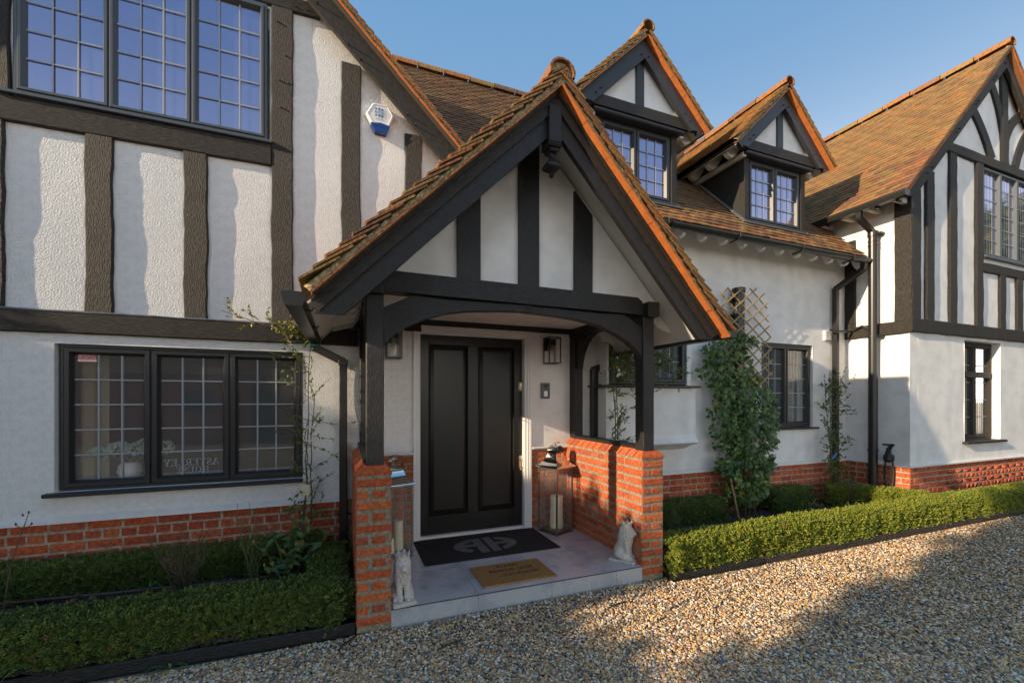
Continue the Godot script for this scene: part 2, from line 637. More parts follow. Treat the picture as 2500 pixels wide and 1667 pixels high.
func tile_mesh(v: int) -> ArrayMesh:
	var key := "tile%d" % v
	if shared.has(key):
		return shared[key]
	var b := MB.new()
	var w := 0.081
	var pt := func(x: float, y: float, z: float) -> Vector3:
		return Vector3(x, y, z - x * x * 0.55 + j(0.0009))
	var xs := [-w, -w / 3, w / 3, w]
	var lo := []
	var hi := []
	var lo2 := []
	var hi2 := []
	for x in xs:
		var e := j(0.003)
		lo.append(pt.call(x, e, 0.012))
		hi.append(pt.call(x, 0.26, 0.012))
		lo2.append(pt.call(x, e + 0.001, 0.0))
		hi2.append(pt.call(x, 0.26, 0.0))
	for k in 3:
		b.quad(lo[k], lo[k + 1], hi[k + 1], hi[k])
		b.quad(lo2[k], lo2[k + 1], lo[k + 1], lo[k])
		b.quad(lo2[k + 1], lo2[k], hi2[k], hi2[k + 1])
	b.quad(lo2[3], hi2[3], hi[3], lo[3])
	b.quad(hi2[0], lo2[0], lo[0], hi[0])
	shared[key] = b.done()
	return shared[key]


const TILE_TONES := [[0.30, 0.150, 0.066], [0.27, 0.14, 0.066], [0.34, 0.160, 0.062], [0.24, 0.13, 0.066], [0.31, 0.175, 0.072], [0.29, 0.165, 0.068], [0.37, 0.165, 0.06]]


# plain tiles on a slope: o is its lower corner, v runs along the eaves, u up the slope; keep(i, j, p) lays a tile, single(i, j) makes it a part of its own
func tile_slope(parent: Node, o: Vector3, v: Vector3, u: Vector3, n: Vector3, nu: int, nv: int, keep, single, lift := 0.032, tone := Color(1, 1, 1)) -> void:
	var xf := []
	var co := []
	var start := 0.0
	for i in nu:
		for k in range(-1 if i % 2 else 0, nv):
			var p := o + v * (clampf(k + (0.5 if i % 2 else 0.0), 0.0, nv - 1.0) * 0.166 + 0.083) + u * (i * 0.1)
			if keep != null and not keep.call(i, k, p):
				continue
			var basis := Basis(v, u, n).rotated(v, -atan2(lift, 0.26) + j(0.012)).rotated(n, j(0.012))
			basis.y *= clampf((nu * 0.1 + 0.03 - i * 0.1) / 0.26, 0.1, 1.0)
			var t := Transform3D(basis, p + n * (lift + j(0.003)) + u * j(0.004))
			if single != null and single.call(i, k):
				part(parent, "tile", tile_mesh(rng.randi() % 4), tiles[rng.randi() % 6], t)
			else:
				xf.append(t)
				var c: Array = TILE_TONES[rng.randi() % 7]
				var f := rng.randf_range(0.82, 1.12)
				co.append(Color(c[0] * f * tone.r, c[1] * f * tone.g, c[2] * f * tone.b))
	if xf:
		many(parent, "roof_tiling", tile_mesh(9), M.tile_any, xf, co).set_meta("kind", "stuff")


# half-round ridge tiles from a to b
func ridge(parent: Node, a: Vector3, b: Vector3, r := 0.095) -> void:
	var d := (b - a).normalized()
	var x := d.cross(Vector3.UP).normalized()
	var n := int(a.distance_to(b) / 0.42 + 0.5)
	for i in n:
		var mb := MB.new(true)
		var s := a.lerp(b, float(i) / n) + d * 0.006
		var e := a.lerp(b, float(i + 1) / n) - d * 0.006
		var drop := Vector3(0, j(0.006), 0)
		for side in 2:
			var rr := r - side * 0.016
			for k in 8:
				var p := []
				for q in [[s, k], [s, k + 1], [e, k + 1], [e, k]]:
					var an: float = lerpf(-0.35, PI + 0.35, q[1] / 8.0)
					p.append(q[0] + drop + x * cos(an) * rr + Vector3.UP * sin(an) * rr * 0.9)
				if side:
					mb.quad(p[0], p[1], p[2], p[3])
				else:
					mb.quad(p[3], p[2], p[1], p[0])
		mb.st.set_smooth_group(-1)
		for k in 8:
			for q in [s, e]:
				var p := []
				for h in [[k, 0.0], [k + 1, 0.0], [k + 1, 0.016], [k, 0.016]]:
					var an: float = lerpf(-0.35, PI + 0.35, h[0] / 8.0)
					p.append(q + drop + (x * cos(an) + Vector3.UP * sin(an) * 0.9) * (r - h[1]))
				mb.quad(p[0], p[1], p[2], p[3])
		part(parent, "ridge_tile", mb.done(), tiles[rng.randi() % 6])


# casement window facing +Z in the plane z: frame, casements, leaded panes
func window(parent: Node, x0: float, x1: float, y0: float, y1: float, z: float, lights: int, cols: int, rows: int, fw: float, cw: float, fm: Material, pm: Material, double := false, gap := 0.012, inner := true) -> MeshInstance3D:
	var b := MB.new()
	b.ring(x0, x1, y0, y1, fw, z, 0.004, z - 0.004, z - 0.07)
	var lw := (x1 - x0 - 2 * fw - (lights - 1) * gap) / lights
	for k in lights - 1:
		var mx := x0 + fw + (k + 1) * lw + k * gap
		b.box(Vector3(mx, y0 + fw, z - 0.065), Vector3(mx + gap, y1 - fw, z - 0.006))
	var w := part(parent, "window", b.done(), fm)
	var zp := z - 0.035
	for k in lights:
		var a := x0 + fw + k * (lw + gap)
		var c := MB.new()
		c.ring(a + 0.001, a + lw - 0.001, y0 + fw + 0.001, y1 - fw - 0.001, cw, z + 0.009, 0.018, zp + 0.008, z - 0.06)
		part(w, "casement", c.done(), fm)
		var px0 := a + cw
		var px1 := a + lw - cw
		var py0 := y0 + fw + cw
		var py1 := y1 - fw - cw
		for s in (2 if double else 1):
			var g := MB.new()
			var zz := zp - s * 0.02
			g.quad(Vector3(px0, py0, zz), Vector3(px1, py0, zz), Vector3(px1, py1, zz), Vector3(px0, py1, zz))
			part(w, "pane", g.done(), pm)
		var bars := []
		for q in range(1, cols):
			var x := lerpf(px0, px1, float(q) / cols)
			bars.append([Vector3(x - 0.0055, py0, 0), Vector3(x + 0.0055, py1, 0)])
		for q in range(1, rows):
			var y := lerpf(py0, py1, float(q) / rows)
			bars.append([Vector3(px0, y - 0.0055, 0), Vector3(px1, y + 0.0055, 0)])
		for q in bars.size():
			var h := 0.0 if q < cols - 1 else 0.0012
			var f := 0.0015 if double else 0.010
			part(w, "glazing_bar", boxm(q_at(bars[q][0], zp + f), q_at(bars[q][1], zp + f + 0.003 + h), 0.001), M.came)
			if double and inner:
				part(w, "glazing_bar", boxm(q_at(bars[q][0], zp - 0.027), q_at(bars[q][1], zp - 0.0245 + h * 0.2)), M.came_dark)
	return w


func q_at(v: Vector3, z: float) -> Vector3:
	return Vector3(v.x, v.y, z)


func arc(c: Vector2, r: Vector2, a0: float, a1: float, n: int) -> Array:
	var p := []
	for k in n + 1:
		var a := lerpf(a0, a1, float(k) / n)
		p.append(c + Vector2(cos(a) * r.x, sin(a) * r.y))
	return p


# iron pegs standing out of the timbers
func pegs(parent: Node, spots: Array, z: float, ln := 0.035) -> void:
	for s in spots:
		var b := MB.new()
		b.box(Vector3(s[0] - 0.006, s[1] - 0.006, z - 0.01), Vector3(s[0] + 0.006, s[1] + 0.006, z + ln), 0.002)
		part(parent, "peg", b.done(), M.cast_iron)


func slab(parent: Node, called: String, p: Array, thick: float, m: Material) -> MeshInstance3D:
	var n: Vector3 = (p[1] - p[0]).cross(p[2] - p[0]).normalized()
	var q := []
	for v in p:
		q.append(v - n * thick)
	var b := MB.new()
	b.quad(p[0], p[1], p[2], p[3])
	b.quad(q[3], q[2], q[1], q[0])
	for k in 4:
		var e := (k + 1) % 4
		b.quad(q[k], q[e], p[e], p[k])
	return part(parent, called, b.done(), m)


# tile strip, mortar bed and their unevenness along a verge from a (eaves) to b (apex); up is the side the tiles lie on
func verge(parent: Node, a: Vector2, b: Vector2, z0: float, z1: float, orange := true) -> void:
	var d := (b - a).normalized()
	var n := Vector2(-d.y, d.x)
	if n.y < 0:
		n = -n
	var ln := a.distance_to(b)
	var cnt := int(ln / 0.27 + 0.5)
	var ang := d.angle()
	for k in cnt:
		var s := a + d * (ln * k / cnt + 0.0015)
		var e := a + d * (ln * (k + 1) / cnt - 0.0015)
		var o := n * j(0.003)
		board(parent, "undercloak_tile", [s + o, e + o, e + o + n * 0.013, s + o + n * 0.013], z0, z1 + j(0.004), M.orange_tile if orange else tiles[0], ang)  # right-hand verges painted brighter orange, as sunlit; left ones keep tile colour
	var mb := MB.new()
	var steps := int(ln / 0.035)
	var prev := []
	for k in steps + 1:
		var c := a + d * (ln * k / steps)
		var r := []
		for q in [[0.013, -0.016 + j(0.006)], [0.028, -0.012 + j(0.008)], [0.042 + j(0.008), -0.016 + j(0.008)], [0.06, -0.05]]:
			var f: Vector2 = c + n * q[0]
			r.append(Vector3(f.x, f.y, z1 + q[1]))
		if k:
			for h in 3:
				if d.x > 0:
					mb.quad(prev[h], r[h], r[h + 1], prev[h + 1])
				else:
					mb.quad(r[h], prev[h], prev[h + 1], r[h + 1])
		prev = r
	part(parent, "mortar_bed", mb.done(), M.verge_mortar)


func gable_up(x: float) -> float:   # underside of the tiles on the left gable
	return 6.495 - 0.972 * absf(x + 1.46)


func main_roof(z: float) -> float:
	return 3.66 + 1.072 * (-4.0 - z)


func wing_roof(x: float) -> float:
	return 7.03 - absf(9.7 - x)


func build_house():
	house = thing("house", Vector3(2.0, 0, ZW), "white rendered black timbered house with tiled gables, dormers and leaded windows", "house")
	build_walls()
	build_left_gable()
	build_main_roof()
	build_wing()


func build_walls():
	var door := Rect2(0.66, 0.1 - 0.6, 1.27, 2.21)
	var low := Rect2(-2.066, 0.838, 1.722, 1.147)
	var high := Rect2(-2.30, 3.83, 1.69, 1.20)
	var mid := Rect2(5.50, 1.14, 1.07, 1.225)
	var shift := func(r: Rect2, x: float) -> Rect2: return Rect2(r.position.x - x, r.position.y - 0.61, r.size.x, r.size.y)
	door.position.y = 0.61
	door.size.y = 1.70
	wall(house, "wall", Vector3(-4.4, 0.61, ZW), Vector3.RIGHT, Vector3.BACK, 5.7, 6.0, [shift.call(low, -4.4), shift.call(high, -4.4), shift.call(door, -4.4)], 0.25, M.plaster, func(u): return gable_up(u - 4.4) - 0.66)
	wall(house, "wall", Vector3(1.3, 0.61, ZW), Vector3.RIGHT, Vector3.BACK, XR - 1.3, 3.3, [shift.call(mid, 1.3), shift.call(door, 1.3)], 0.25, M.smooth_plaster)
	wall(house, "wall", Vector3(XR, 0.61, -5.2), Vector3(0, 0, 1), Vector3.LEFT, 5.2 + ZR, 4.1, [], 0.2, M.smooth_plaster)
	wall(house, "wall", Vector3(XR, 0.61, ZR), Vector3.RIGHT, Vector3.BACK, 4.8, 6.3, [Rect2(1.385, 0.29, 1.06, 1.55), Rect2(1.87, 3.16, 2.9, 1.42)], 0.2, M.smooth_plaster, func(u): return wing_roof(u + XR) - 0.75)
	# bell-cast drip at the foot of the render
	for d in [[-4.4, -0.02, ZW, 0.632], [2.62, XR, ZW, 0.632]]:
		var b := MB.new()
		b.prism(PackedVector2Array([Vector2(0, 0), Vector2(0.035, 0), Vector2(0.032, 0.02), Vector2(0, 0.05)]), -(d[1] - d[0]), 0.0)
		part(house, "drip_moulding", b.done(), M.white_paint, Transform3D(Basis(Vector3(0, 0, 1), Vector3.UP, Vector3.LEFT), Vector3(d[0], d[3] - 0.03, d[2])))
	var b := MB.new()
	b.box(Vector3(XR - 0.035, 0.602, ZW), Vector3(XR + 0.05, 0.63, ZR + 0.036), 0.006)
	b.box(Vector3(XR + 0.05, 0.602, ZR - 0.05), Vector3(12.1, 0.63, ZR + 0.036), 0.006)
	part(house, "drip_moulding", b.done(), M.white_paint)
	# brick plinths: a mortar core with the bricks bedded on it
	var pl := part(house, "plinth", boxm(Vector3(-4.4, -0.1, ZW - 0.2), Vector3(0.09, 0.605, ZW + 0.002)), M.mortar)
	brick_face(pl, Vector3(-2.75, -0.02, ZW), Vector3.RIGHT, Vector3.BACK, 2.8, 0.625, 0.0785, 0.013, bricks, 1, 0.1)
	pl = part(house, "plinth", boxm(Vector3(2.6, -0.1, ZW - 0.2), Vector3(XR, 0.605, ZW + 0.002)), M.mortar)
	brick_face(pl, Vector3(2.6, -0.02, ZW), Vector3.RIGHT, Vector3.BACK, XR - 2.6, 0.625, 0.0785, 0.011, bricks, 1, 0.4)
	pl = part(house, "plinth", boxm(Vector3(XR - 0.002, -0.1, ZW), Vector3(XR + 0.3, 0.605, ZR)), M.mortar)
	brick_face(pl, Vector3(XR, -0.02, ZW), Vector3(0, 0, 1), Vector3.LEFT, ZR - ZW, 0.625, 0.0785, 0.012, bricks, 0, 0.35, 0.006)
	pl = part(house, "plinth", boxm(Vector3(XR, -0.1, ZR - 0.2), Vector3(12.2, 0.605, ZR + 0.002)), M.mortar)
	brick_face(pl, Vector3(XR - 0.006, -0.02, ZR), Vector3.RIGHT, Vector3.BACK, 4.2, 0.625, 0.0785, 0.012, bricks, 0, 0.0, 0.008, 0.9)
	# the entrance wall either side of the door frame
	for d in [[0.305, 0.655], [1.945, 2.385]]:
		pl = part(house, "plinth", boxm(Vector3(d[0], 0.13, ZW - 0.1), Vector3(d[1], 1.0, ZW + 0.004)), M.porch_mortar)
		brick_face(pl, Vector3(d[0], 0.14, ZW + 0.004), Vector3.RIGHT, Vector3.BACK, d[1] - d[0], 0.865, 0.0775, 0.017, porch_bricks, 0, 0.3)
		var m := MB.new()
		m.box(Vector3(d[0], 1.002, ZW), Vector3(d[1], 1.03, ZW + 0.035), 0.008)
		part(house, "drip_moulding", m.done(), M.white_paint)
	build_door()
	# ground-floor windows
	low_window()
	var w := window(house, 5.512, 6.560, 1.15, 2.36, ZW - 0.03, 2, 3, 5, 0.03, 0.048, M.black_frame, M.glass, true)
	part(w, "sill", boxm(Vector3(5.44, 1.118, ZW - 0.06), Vector3(6.64, 1.145, ZW + 0.06), 0.006), M.black_frame)
	room(5.45, 6.62, 1.0, 2.5, 1.6, [[5.5, 5.95], [6.3, 6.62]])
	# the bay with its flared foot
	var bay := PackedVector2Array([Vector2(0, 1.69), Vector2(0, 0.92), Vector2(0.05, 0.93), Vector2(0.12, 0.955), Vector2(0.165, 0.985), Vector2(0.28, 1.01), Vector2(0.30, 1.03), Vector2(0.27, 1.07), Vector2(0.252, 1.13), Vector2(0.25, 1.69)])
	var bb := MB.new()
	bb.prism(bay, -1.3, 0.0)
	part(house, "bay", bb.done(), M.smooth_plaster, Transform3D(Basis(Vector3(0, 0, 1), Vector3.UP, Vector3.LEFT), Vector3(2.75, 0, ZW)))
	var cheeks := MB.new()
	cheeks.box(Vector3(2.77, 1.72, ZW), Vector3(2.80, 2.68, ZW + 0.235), 0.004)
	cheeks.box(Vector3(3.93, 1.72, ZW), Vector3(3.99, 2.68, ZW + 0.235), 0.004)
	cheeks.box(Vector3(2.77, 2.68, ZW), Vector3(3.99, 2.80, ZW + 0.25), 0.004)
	part(house, "bay_cheek", cheeks.done(), M.smooth_plaster)
	w = window(house, 2.80, 3.93, 1.735, 2.68, ZW + 0.215, 2, 3, 4, 0.03, 0.05, M.black_frame, M.glass, true)
	part(w, "sill", boxm(Vector3(2.66, 1.695, ZW), Vector3(4.09, 1.72, ZW + 0.31), 0.005), M.black_frame)
	part(house, "window_backing", boxm(Vector3(2.85, 1.75, ZW + 0.02), Vector3(3.9, 2.67, ZW + 0.03)), M.room)  # dark sheet standing in for the shaded interior behind the bay panes


func room(x0: float, x1: float, y0: float, y1: float, deep: float, curtains: Array):
	var b := MB.new()
	var z0 := ZW - 0.27 - deep
	var z1 := ZW - 0.26
	var p := [Vector3(x0, y0, z1), Vector3(x1, y0, z1), Vector3(x1, y1, z1), Vector3(x0, y1, z1)]
	var q := []
	for v in p:
		q.append(Vector3(v.x, v.y, z0))
	b.quad(q[0], q[1], q[2], q[3])
	b.quad(p[0], p[1], q[1], q[0])
	b.quad(p[3], q[3], q[2], p[2])
	b.quad(p[0], q[0], q[3], p[3])
	b.quad(p[1], p[2], q[2], q[1])
	part(house, "room", b.done(), M.room)
	for c in curtains:
		var m := MB.new(true)
		var n := int((c[1] - c[0]) / 0.012)
		for k in n:
			var a := Vector3(c[0] + k * 0.012, y0 + 0.02, z1 - 0.06 + sin(k * 0.75) * 0.02)
			var e := Vector3(c[0] + (k + 1) * 0.012, y0 + 0.02, z1 - 0.06 + sin((k + 1) * 0.75) * 0.02)
			m.quad(a, e, Vector3(e.x, y1 - 0.02, e.z), Vector3(a.x, y1 - 0.02, a.z))
		part(house, "curtain", m.done(), M.curtain)


func low_window():
	var w := window(house, -2.052, -0.346, 0.838, 1.985, ZW - 0.035, 3, 3, 5, 0.025, 0.05, M.black_frame, M.glass, true)
	part(w, "sill", boxm(Vector3(-2.118, 0.805, ZW - 0.06), Vector3(-0.345, 0.836, ZW + 0.06), 0.006), M.black_frame)
	room(-2.4, -0.1, 0.7, 2.2, 2.6, [[-2.05, -1.86]])
	part(house, "ceiling_beam", boxm(Vector3(-2.4, 1.98, -5.4), Vector3(-0.1, 2.2, -5.15), 0.01), M.curtain)
	part(house, "window_board", boxm(Vector3(-2.2, 0.86, ZW - 0.45), Vector3(-0.3, 0.885, ZW - 0.13), 0.004), M.white_paint)
	# the name stuck to the inside of the middle light: it is read from indoors, so it shows mirrored
	for t in [["ASTERLEY", 0.99, 0.056, 0.40, -1.205], ["HOUSE", 0.925, 0.052, 0.24, -1.20]]:
		text_on(w, "lettering", t[0], "serif_bold", Vector3(t[4], t[1], ZW - 0.0685), t[2], t[3], M.ghost_print, Basis(Vector3.LEFT, Vector3.UP, Vector3.BACK))
	# the flat sticker in the top corner of the left light
	var s := part(w, "sticker", boxm(Vector3(-1.958, 1.845, ZW - 0.0688), Vector3(-1.842, 1.912, ZW - 0.0675)), M.red_print)
	part(s, "white_band", boxm(Vector3(-1.958, 1.856, ZW - 0.0674), Vector3(-1.842, 1.870, ZW - 0.0668)), M.bright_white)
	text_on(s, "lettering", "DualCom", "sans", Vector3(-1.9, 1.874, ZW - 0.0674), 0.019, 0.105, M.bright_white)
	text_on(s, "lettering", "PROTECTED BY", "sans", Vector3(-1.9, 1.897, ZW - 0.0674), 0.0085, 0.1, M.bright_white)


# flat print: text centred on a point, its letters this tall and the line this wide
func text_on(parent: Node, called: String, words: String, face: String, at: Vector3, tall: float, wide: float, m: Material, basis := Basis(), slant := 0.0):
	var f := SystemFont.new()
	f.font_names = PackedStringArray(["Droid Serif" if face.begins_with("serif") else "Droid Sans"])
	if face.ends_with("bold"):
		f.font_weight = 700
	var t := TextMesh.new()
	t.text = words
	t.font = f
	t.font_size = 32
	t.pixel_size = 0.01
	t.depth = 0.02
	t.curve_step = 2.0
	t.horizontal_alignment = HORIZONTAL_ALIGNMENT_CENTER
	t.vertical_alignment = VERTICAL_ALIGNMENT_BOTTOM
	var box := t.get_aabb()
	var sx := wide / maxf(box.size.x, 0.01)
	var sy := tall / maxf(0.23, 0.01)
	var b := Basis(basis.x * sx, basis.y * sy + basis.x * slant, basis.z * 0.03)
	var c := box.get_center()
	part(parent, called, t, m, Transform3D(b, at - b * Vector3(c.x, box.position.y, 0.0)))


func build_door():
	# moulded white frame
	var zf := ZW - 0.005
	var b := MB.new()
	for s in [[0.648, 0.675, 0.03], [0.675, 0.70, 0.022], [0.70, 0.722, 0.008]]:
		b.box(Vector3(s[0], 0.13, ZW - 0.12), Vector3(s[1], 2.2245 + (0.722 - s[0]), zf + s[2]), 0.004)
	for s in [[1.942, 1.915, 0.03], [1.915, 1.888, 0.022], [1.888, 1.862, 0.008]]:
		b.box(Vector3(s[1], 0.13, ZW - 0.12), Vector3(s[0], 2.2245 + (s[0] - 1.862), zf + s[2]), 0.004)
	for s in [[0.0, 0.024, 0.008], [0.024, 0.05, 0.022], [0.05, 0.078, 0.03]]:
		b.box(Vector3(0.722 - s[0], 2.2255 + s[0], ZW - 0.12), Vector3(1.862 + s[0], 2.2255 + s[1], zf + s[2] + 0.0005), 0.004)
	b.box(Vector3(0.722, 0.13, ZW - 0.12), Vector3(1.862, 0.155, ZW - 0.02), 0.004)
	part(house, "door_frame", b.done(), M.gloss_white)
	# two-panel door
	var z := ZW - 0.065
	var d := MB.new()
	d.box(Vector3(0.726, 0.158, z - 0.05), Vector3(1.858, 2.222, z - 0.020), 0.002)
	var xs := [0.726, 0.819, 1.235, 1.350, 1.765, 1.858]
	var y0 := 0.352
	var y1 := 2.122
	d.box(Vector3(xs[0], 0.158, z - 0.021), Vector3(xs[1], 2.222, z), 0.003)
	d.box(Vector3(xs[4], 0.158, z - 0.021), Vector3(xs[5], 2.222, z), 0.003)
	d.box(Vector3(xs[1], 0.158, z - 0.021), Vector3(xs[4], y0, z - 0.0002), 0.002)
	d.box(Vector3(xs[1], y1, z - 0.021), Vector3(xs[4], 2.222, z - 0.0002), 0.002)
	d.box(Vector3(xs[2], y0, z - 0.021), Vector3(xs[3], y1, z - 0.0003), 0.003)
	var door := part(house, "door", d.done(), M.door)
	for x in [[xs[1], xs[2]], [xs[3], xs[4]]]:
		var p := MB.new()
		p.ring(x[0], x[1], y0, y1, 0.014, z + 0.007, 0.010, z - 0.012, z - 0.019)
		part(door, "moulding", p.done(), M.door)
		p = MB.new()
		p.ring(x[0] + 0.014, x[1] - 0.014, y0 + 0.014, y1 - 0.014, 0.004, z - 0.017, 0.001, z - 0.018, z - 0.0195)
		# raised and fielded panel
		var a := Vector2(x[0] + 0.02, y0 + 0.02)
		var c := Vector2(x[1] - 0.02, y1 - 0.02)
		var o := [Vector3(a.x, a.y, z - 0.017), Vector3(c.x, a.y, z - 0.017), Vector3(c.x, c.y, z - 0.017), Vector3(a.x, c.y, z - 0.017)]
		var i := [Vector3(a.x + 0.035, a.y + 0.035, z - 0.003), Vector3(c.x - 0.035, a.y + 0.035, z - 0.003), Vector3(c.x - 0.035, c.y - 0.035, z - 0.003), Vector3(a.x + 0.035, c.y - 0.035, z - 0.003)]
		for k in 4:
			p.quad(o[k], o[(k + 1) % 4], i[(k + 1) % 4], i[k])
		p.quad(i[0], i[1], i[2], i[3])
		part(door, "panel", p.done(), M.door)
	# night latch and letterbox pull
	var l := MB.new()
	l.box(Vector3(1.812, 1.648, z), Vector3(1.858, 1.748, z + 0.012), 0.01)
	var latch := part(door, "latch", l.done(), M.brass)
	l = MB.new()
	l.tube(PackedVector3Array([Vector3(1.835, 1.716, z + 0.01), Vector3(1.835, 1.716, z + 0.028)]), [0.017, 0.015], 14)
	l.box(Vector3(1.822, 1.654, z + 0.012), Vector3(1.85, 1.678, z + 0.024), 0.006)
	part(latch, "cylinder", l.done(), M.brass)
	l = MB.new()
	l.prism(PackedVector2Array([Vector2(1.84, 0.762), Vector2(1.862, 0.81), Vector2(1.862, 0.93), Vector2(1.818, 0.93), Vector2(1.818, 0.81)]), z, z + 0.01)
	var pull := part(door, "handle", l.done(), M.brass)
	l = MB.new()
	l.tube(PackedVector3Array([Vector3(1.84, 0.80, z + 0.005), Vector3(1.84, 0.80, z + 0.035), Vector3(1.84, 0.86, z + 0.04), Vector3(1.84, 0.90, z + 0.01)]), [0.007], 8)
	part(pull, "grip", l.done(), M.brass)


func build_left_gable():
	var zc := ZW
	# studs, then rails
	for s in [[-2.52, -2.342, 2.22, 3.62], [-1.877, -1.705, 2.235, 3.625], [-1.24, -1.072, 2.235, 3.625], [-0.597, -0.423, 2.235, 5.055], [-0.018, 0.154, 2.235, 4.72], [0.567, 0.729, 2.235, 4.18], [-2.42, -2.31, 3.80, 5.4]]:
		beam(house, "stud", Vector3((s[0] + s[1]) / 2, s[2], zc), Vector3((s[0] + s[1]) / 2, s[3], zc), s[1] - s[0], 0.064, M.old_oak, 0.007)
	beam(house, "beam", Vector3(-4.3, 2.146, zc + 0.003), Vector3(0.13, 2.138, zc + 0.003), 0.158, 0.068, M.rail_oak, 0.003)
	beam(house, "beam_capping", Vector3(-4.3, 2.234, zc + 0.001), Vector3(0.13, 2.224, zc + 0.001), 0.02, 0.075, M.lead, 0.004)
	beam(house, "beam", Vector3(-2.60, 3.714, zc + 0.002), Vector3(-0.598, 3.722, zc + 0.002), 0.185, 0.066, M.rail_oak, 0.003)
	beam(house, "beam", Vector3(-2.60, 5.12, zc + 0.001), Vector3(-0.20, 5.12, zc + 0.001), 0.13, 0.066, M.rail_oak, 0.003)
	pegs(house, [[-0.545, 4.92], [-0.48, 4.63], [-0.53, 4.40], [-0.46, 4.39], [-0.52, 4.16], [-0.40, 5.10], [-0.30, 5.10], [-0.55, 3.80]], ZW + 0.03, 0.012)
	var w := window(house, -2.285, -0.628, 3.845, 5.05, ZW + 0.028, 3, 3, 5, 0.022, 0.038, M.slate_frame, M.coated_glass)
	part(w, "sill", boxm(Vector3(-2.42, 3.818, ZW - 0.05), Vector3(-0.585, 3.845, ZW + 0.055), 0.005), M.slate_frame)
	# right-hand rake: barge board, tile verge and tiles
	var lo := func(x: float) -> float: return 6.25 - 0.978 * absf(x + 1.46)
	var up := func(x: float) -> float: return gable_up(x)
	var ang := -atan(0.972)
	var bb := board(house, "barge_board", [Vector2(-1.46, lo.call(-1.46)), Vector2(1.66, lo.call(1.66)), Vector2(1.80, up.call(1.80)), Vector2(-1.46, up.call(-1.46))], -4.255, -4.21, M.rail_oak, ang)
	board(house, "barge_board", [Vector2(-4.6, lo.call(-4.6)), Vector2(-1.462, lo.call(-1.46)), Vector2(-1.462, up.call(-1.46)), Vector2(-4.75, up.call(-4.75))], -4.255, -4.21, M.rail_oak, -ang)
	var pg := []
	for q in [[-0.215, 5.085], [0.045, 4.80], [0.15, 4.69], [0.575, 4.285], [0.65, 4.20], [-0.40, 5.26]]:
		pg.append(q)
	pegs(bb, pg, -4.21, 0.032)
	slab(house, "soffit", [Vector3(-1.46, up.call(-1.46) - 0.01, -4.25), Vector3(1.9, up.call(1.9) - 0.01, -4.25), Vector3(1.9, up.call(1.9) - 0.01, -4.37), Vector3(-1.46, up.call(-1.46) - 0.01, -4.37)], 0.02, M.white_paint)
	var r := slab(house, "roof", [Vector3(1.85, up.call(1.85) + 0.02, -4.15), Vector3(1.85, up.call(1.85) + 0.02, -7.5), Vector3(-1.46, up.call(-1.46) + 0.02, -7.5), Vector3(-1.46, up.call(-1.46) + 0.02, -4.15)], 0.02, M.underlay)
	slab(r, "roof_slope", [Vector3(-4.8, up.call(-4.8) + 0.02, -7.5), Vector3(-4.8, up.call(-4.8) + 0.02, -4.15), Vector3(-1.462, up.call(-1.46) + 0.02, -4.15), Vector3(-1.462, up.call(-1.46) + 0.02, -7.5)], 0.05, tiles[1])
	verge(r, Vector2(1.83, up.call(1.83)), Vector2(-1.46, up.call(-1.46)), -4.22, -4.135)
	var u := Vector3(-1, 0.972, 0).normalized()
	var n := Vector3(0.972, 1, 0).normalized()
	tile_slope(r, Vector3(1.86, up.call(1.86), -4.13) + n * 0.035, Vector3(0, 0, -1), u, n, 46, 18, func(i, k, p): return p.y > main_roof(p.z) - 0.3, func(i, k): return k <= 0 and i < 34)


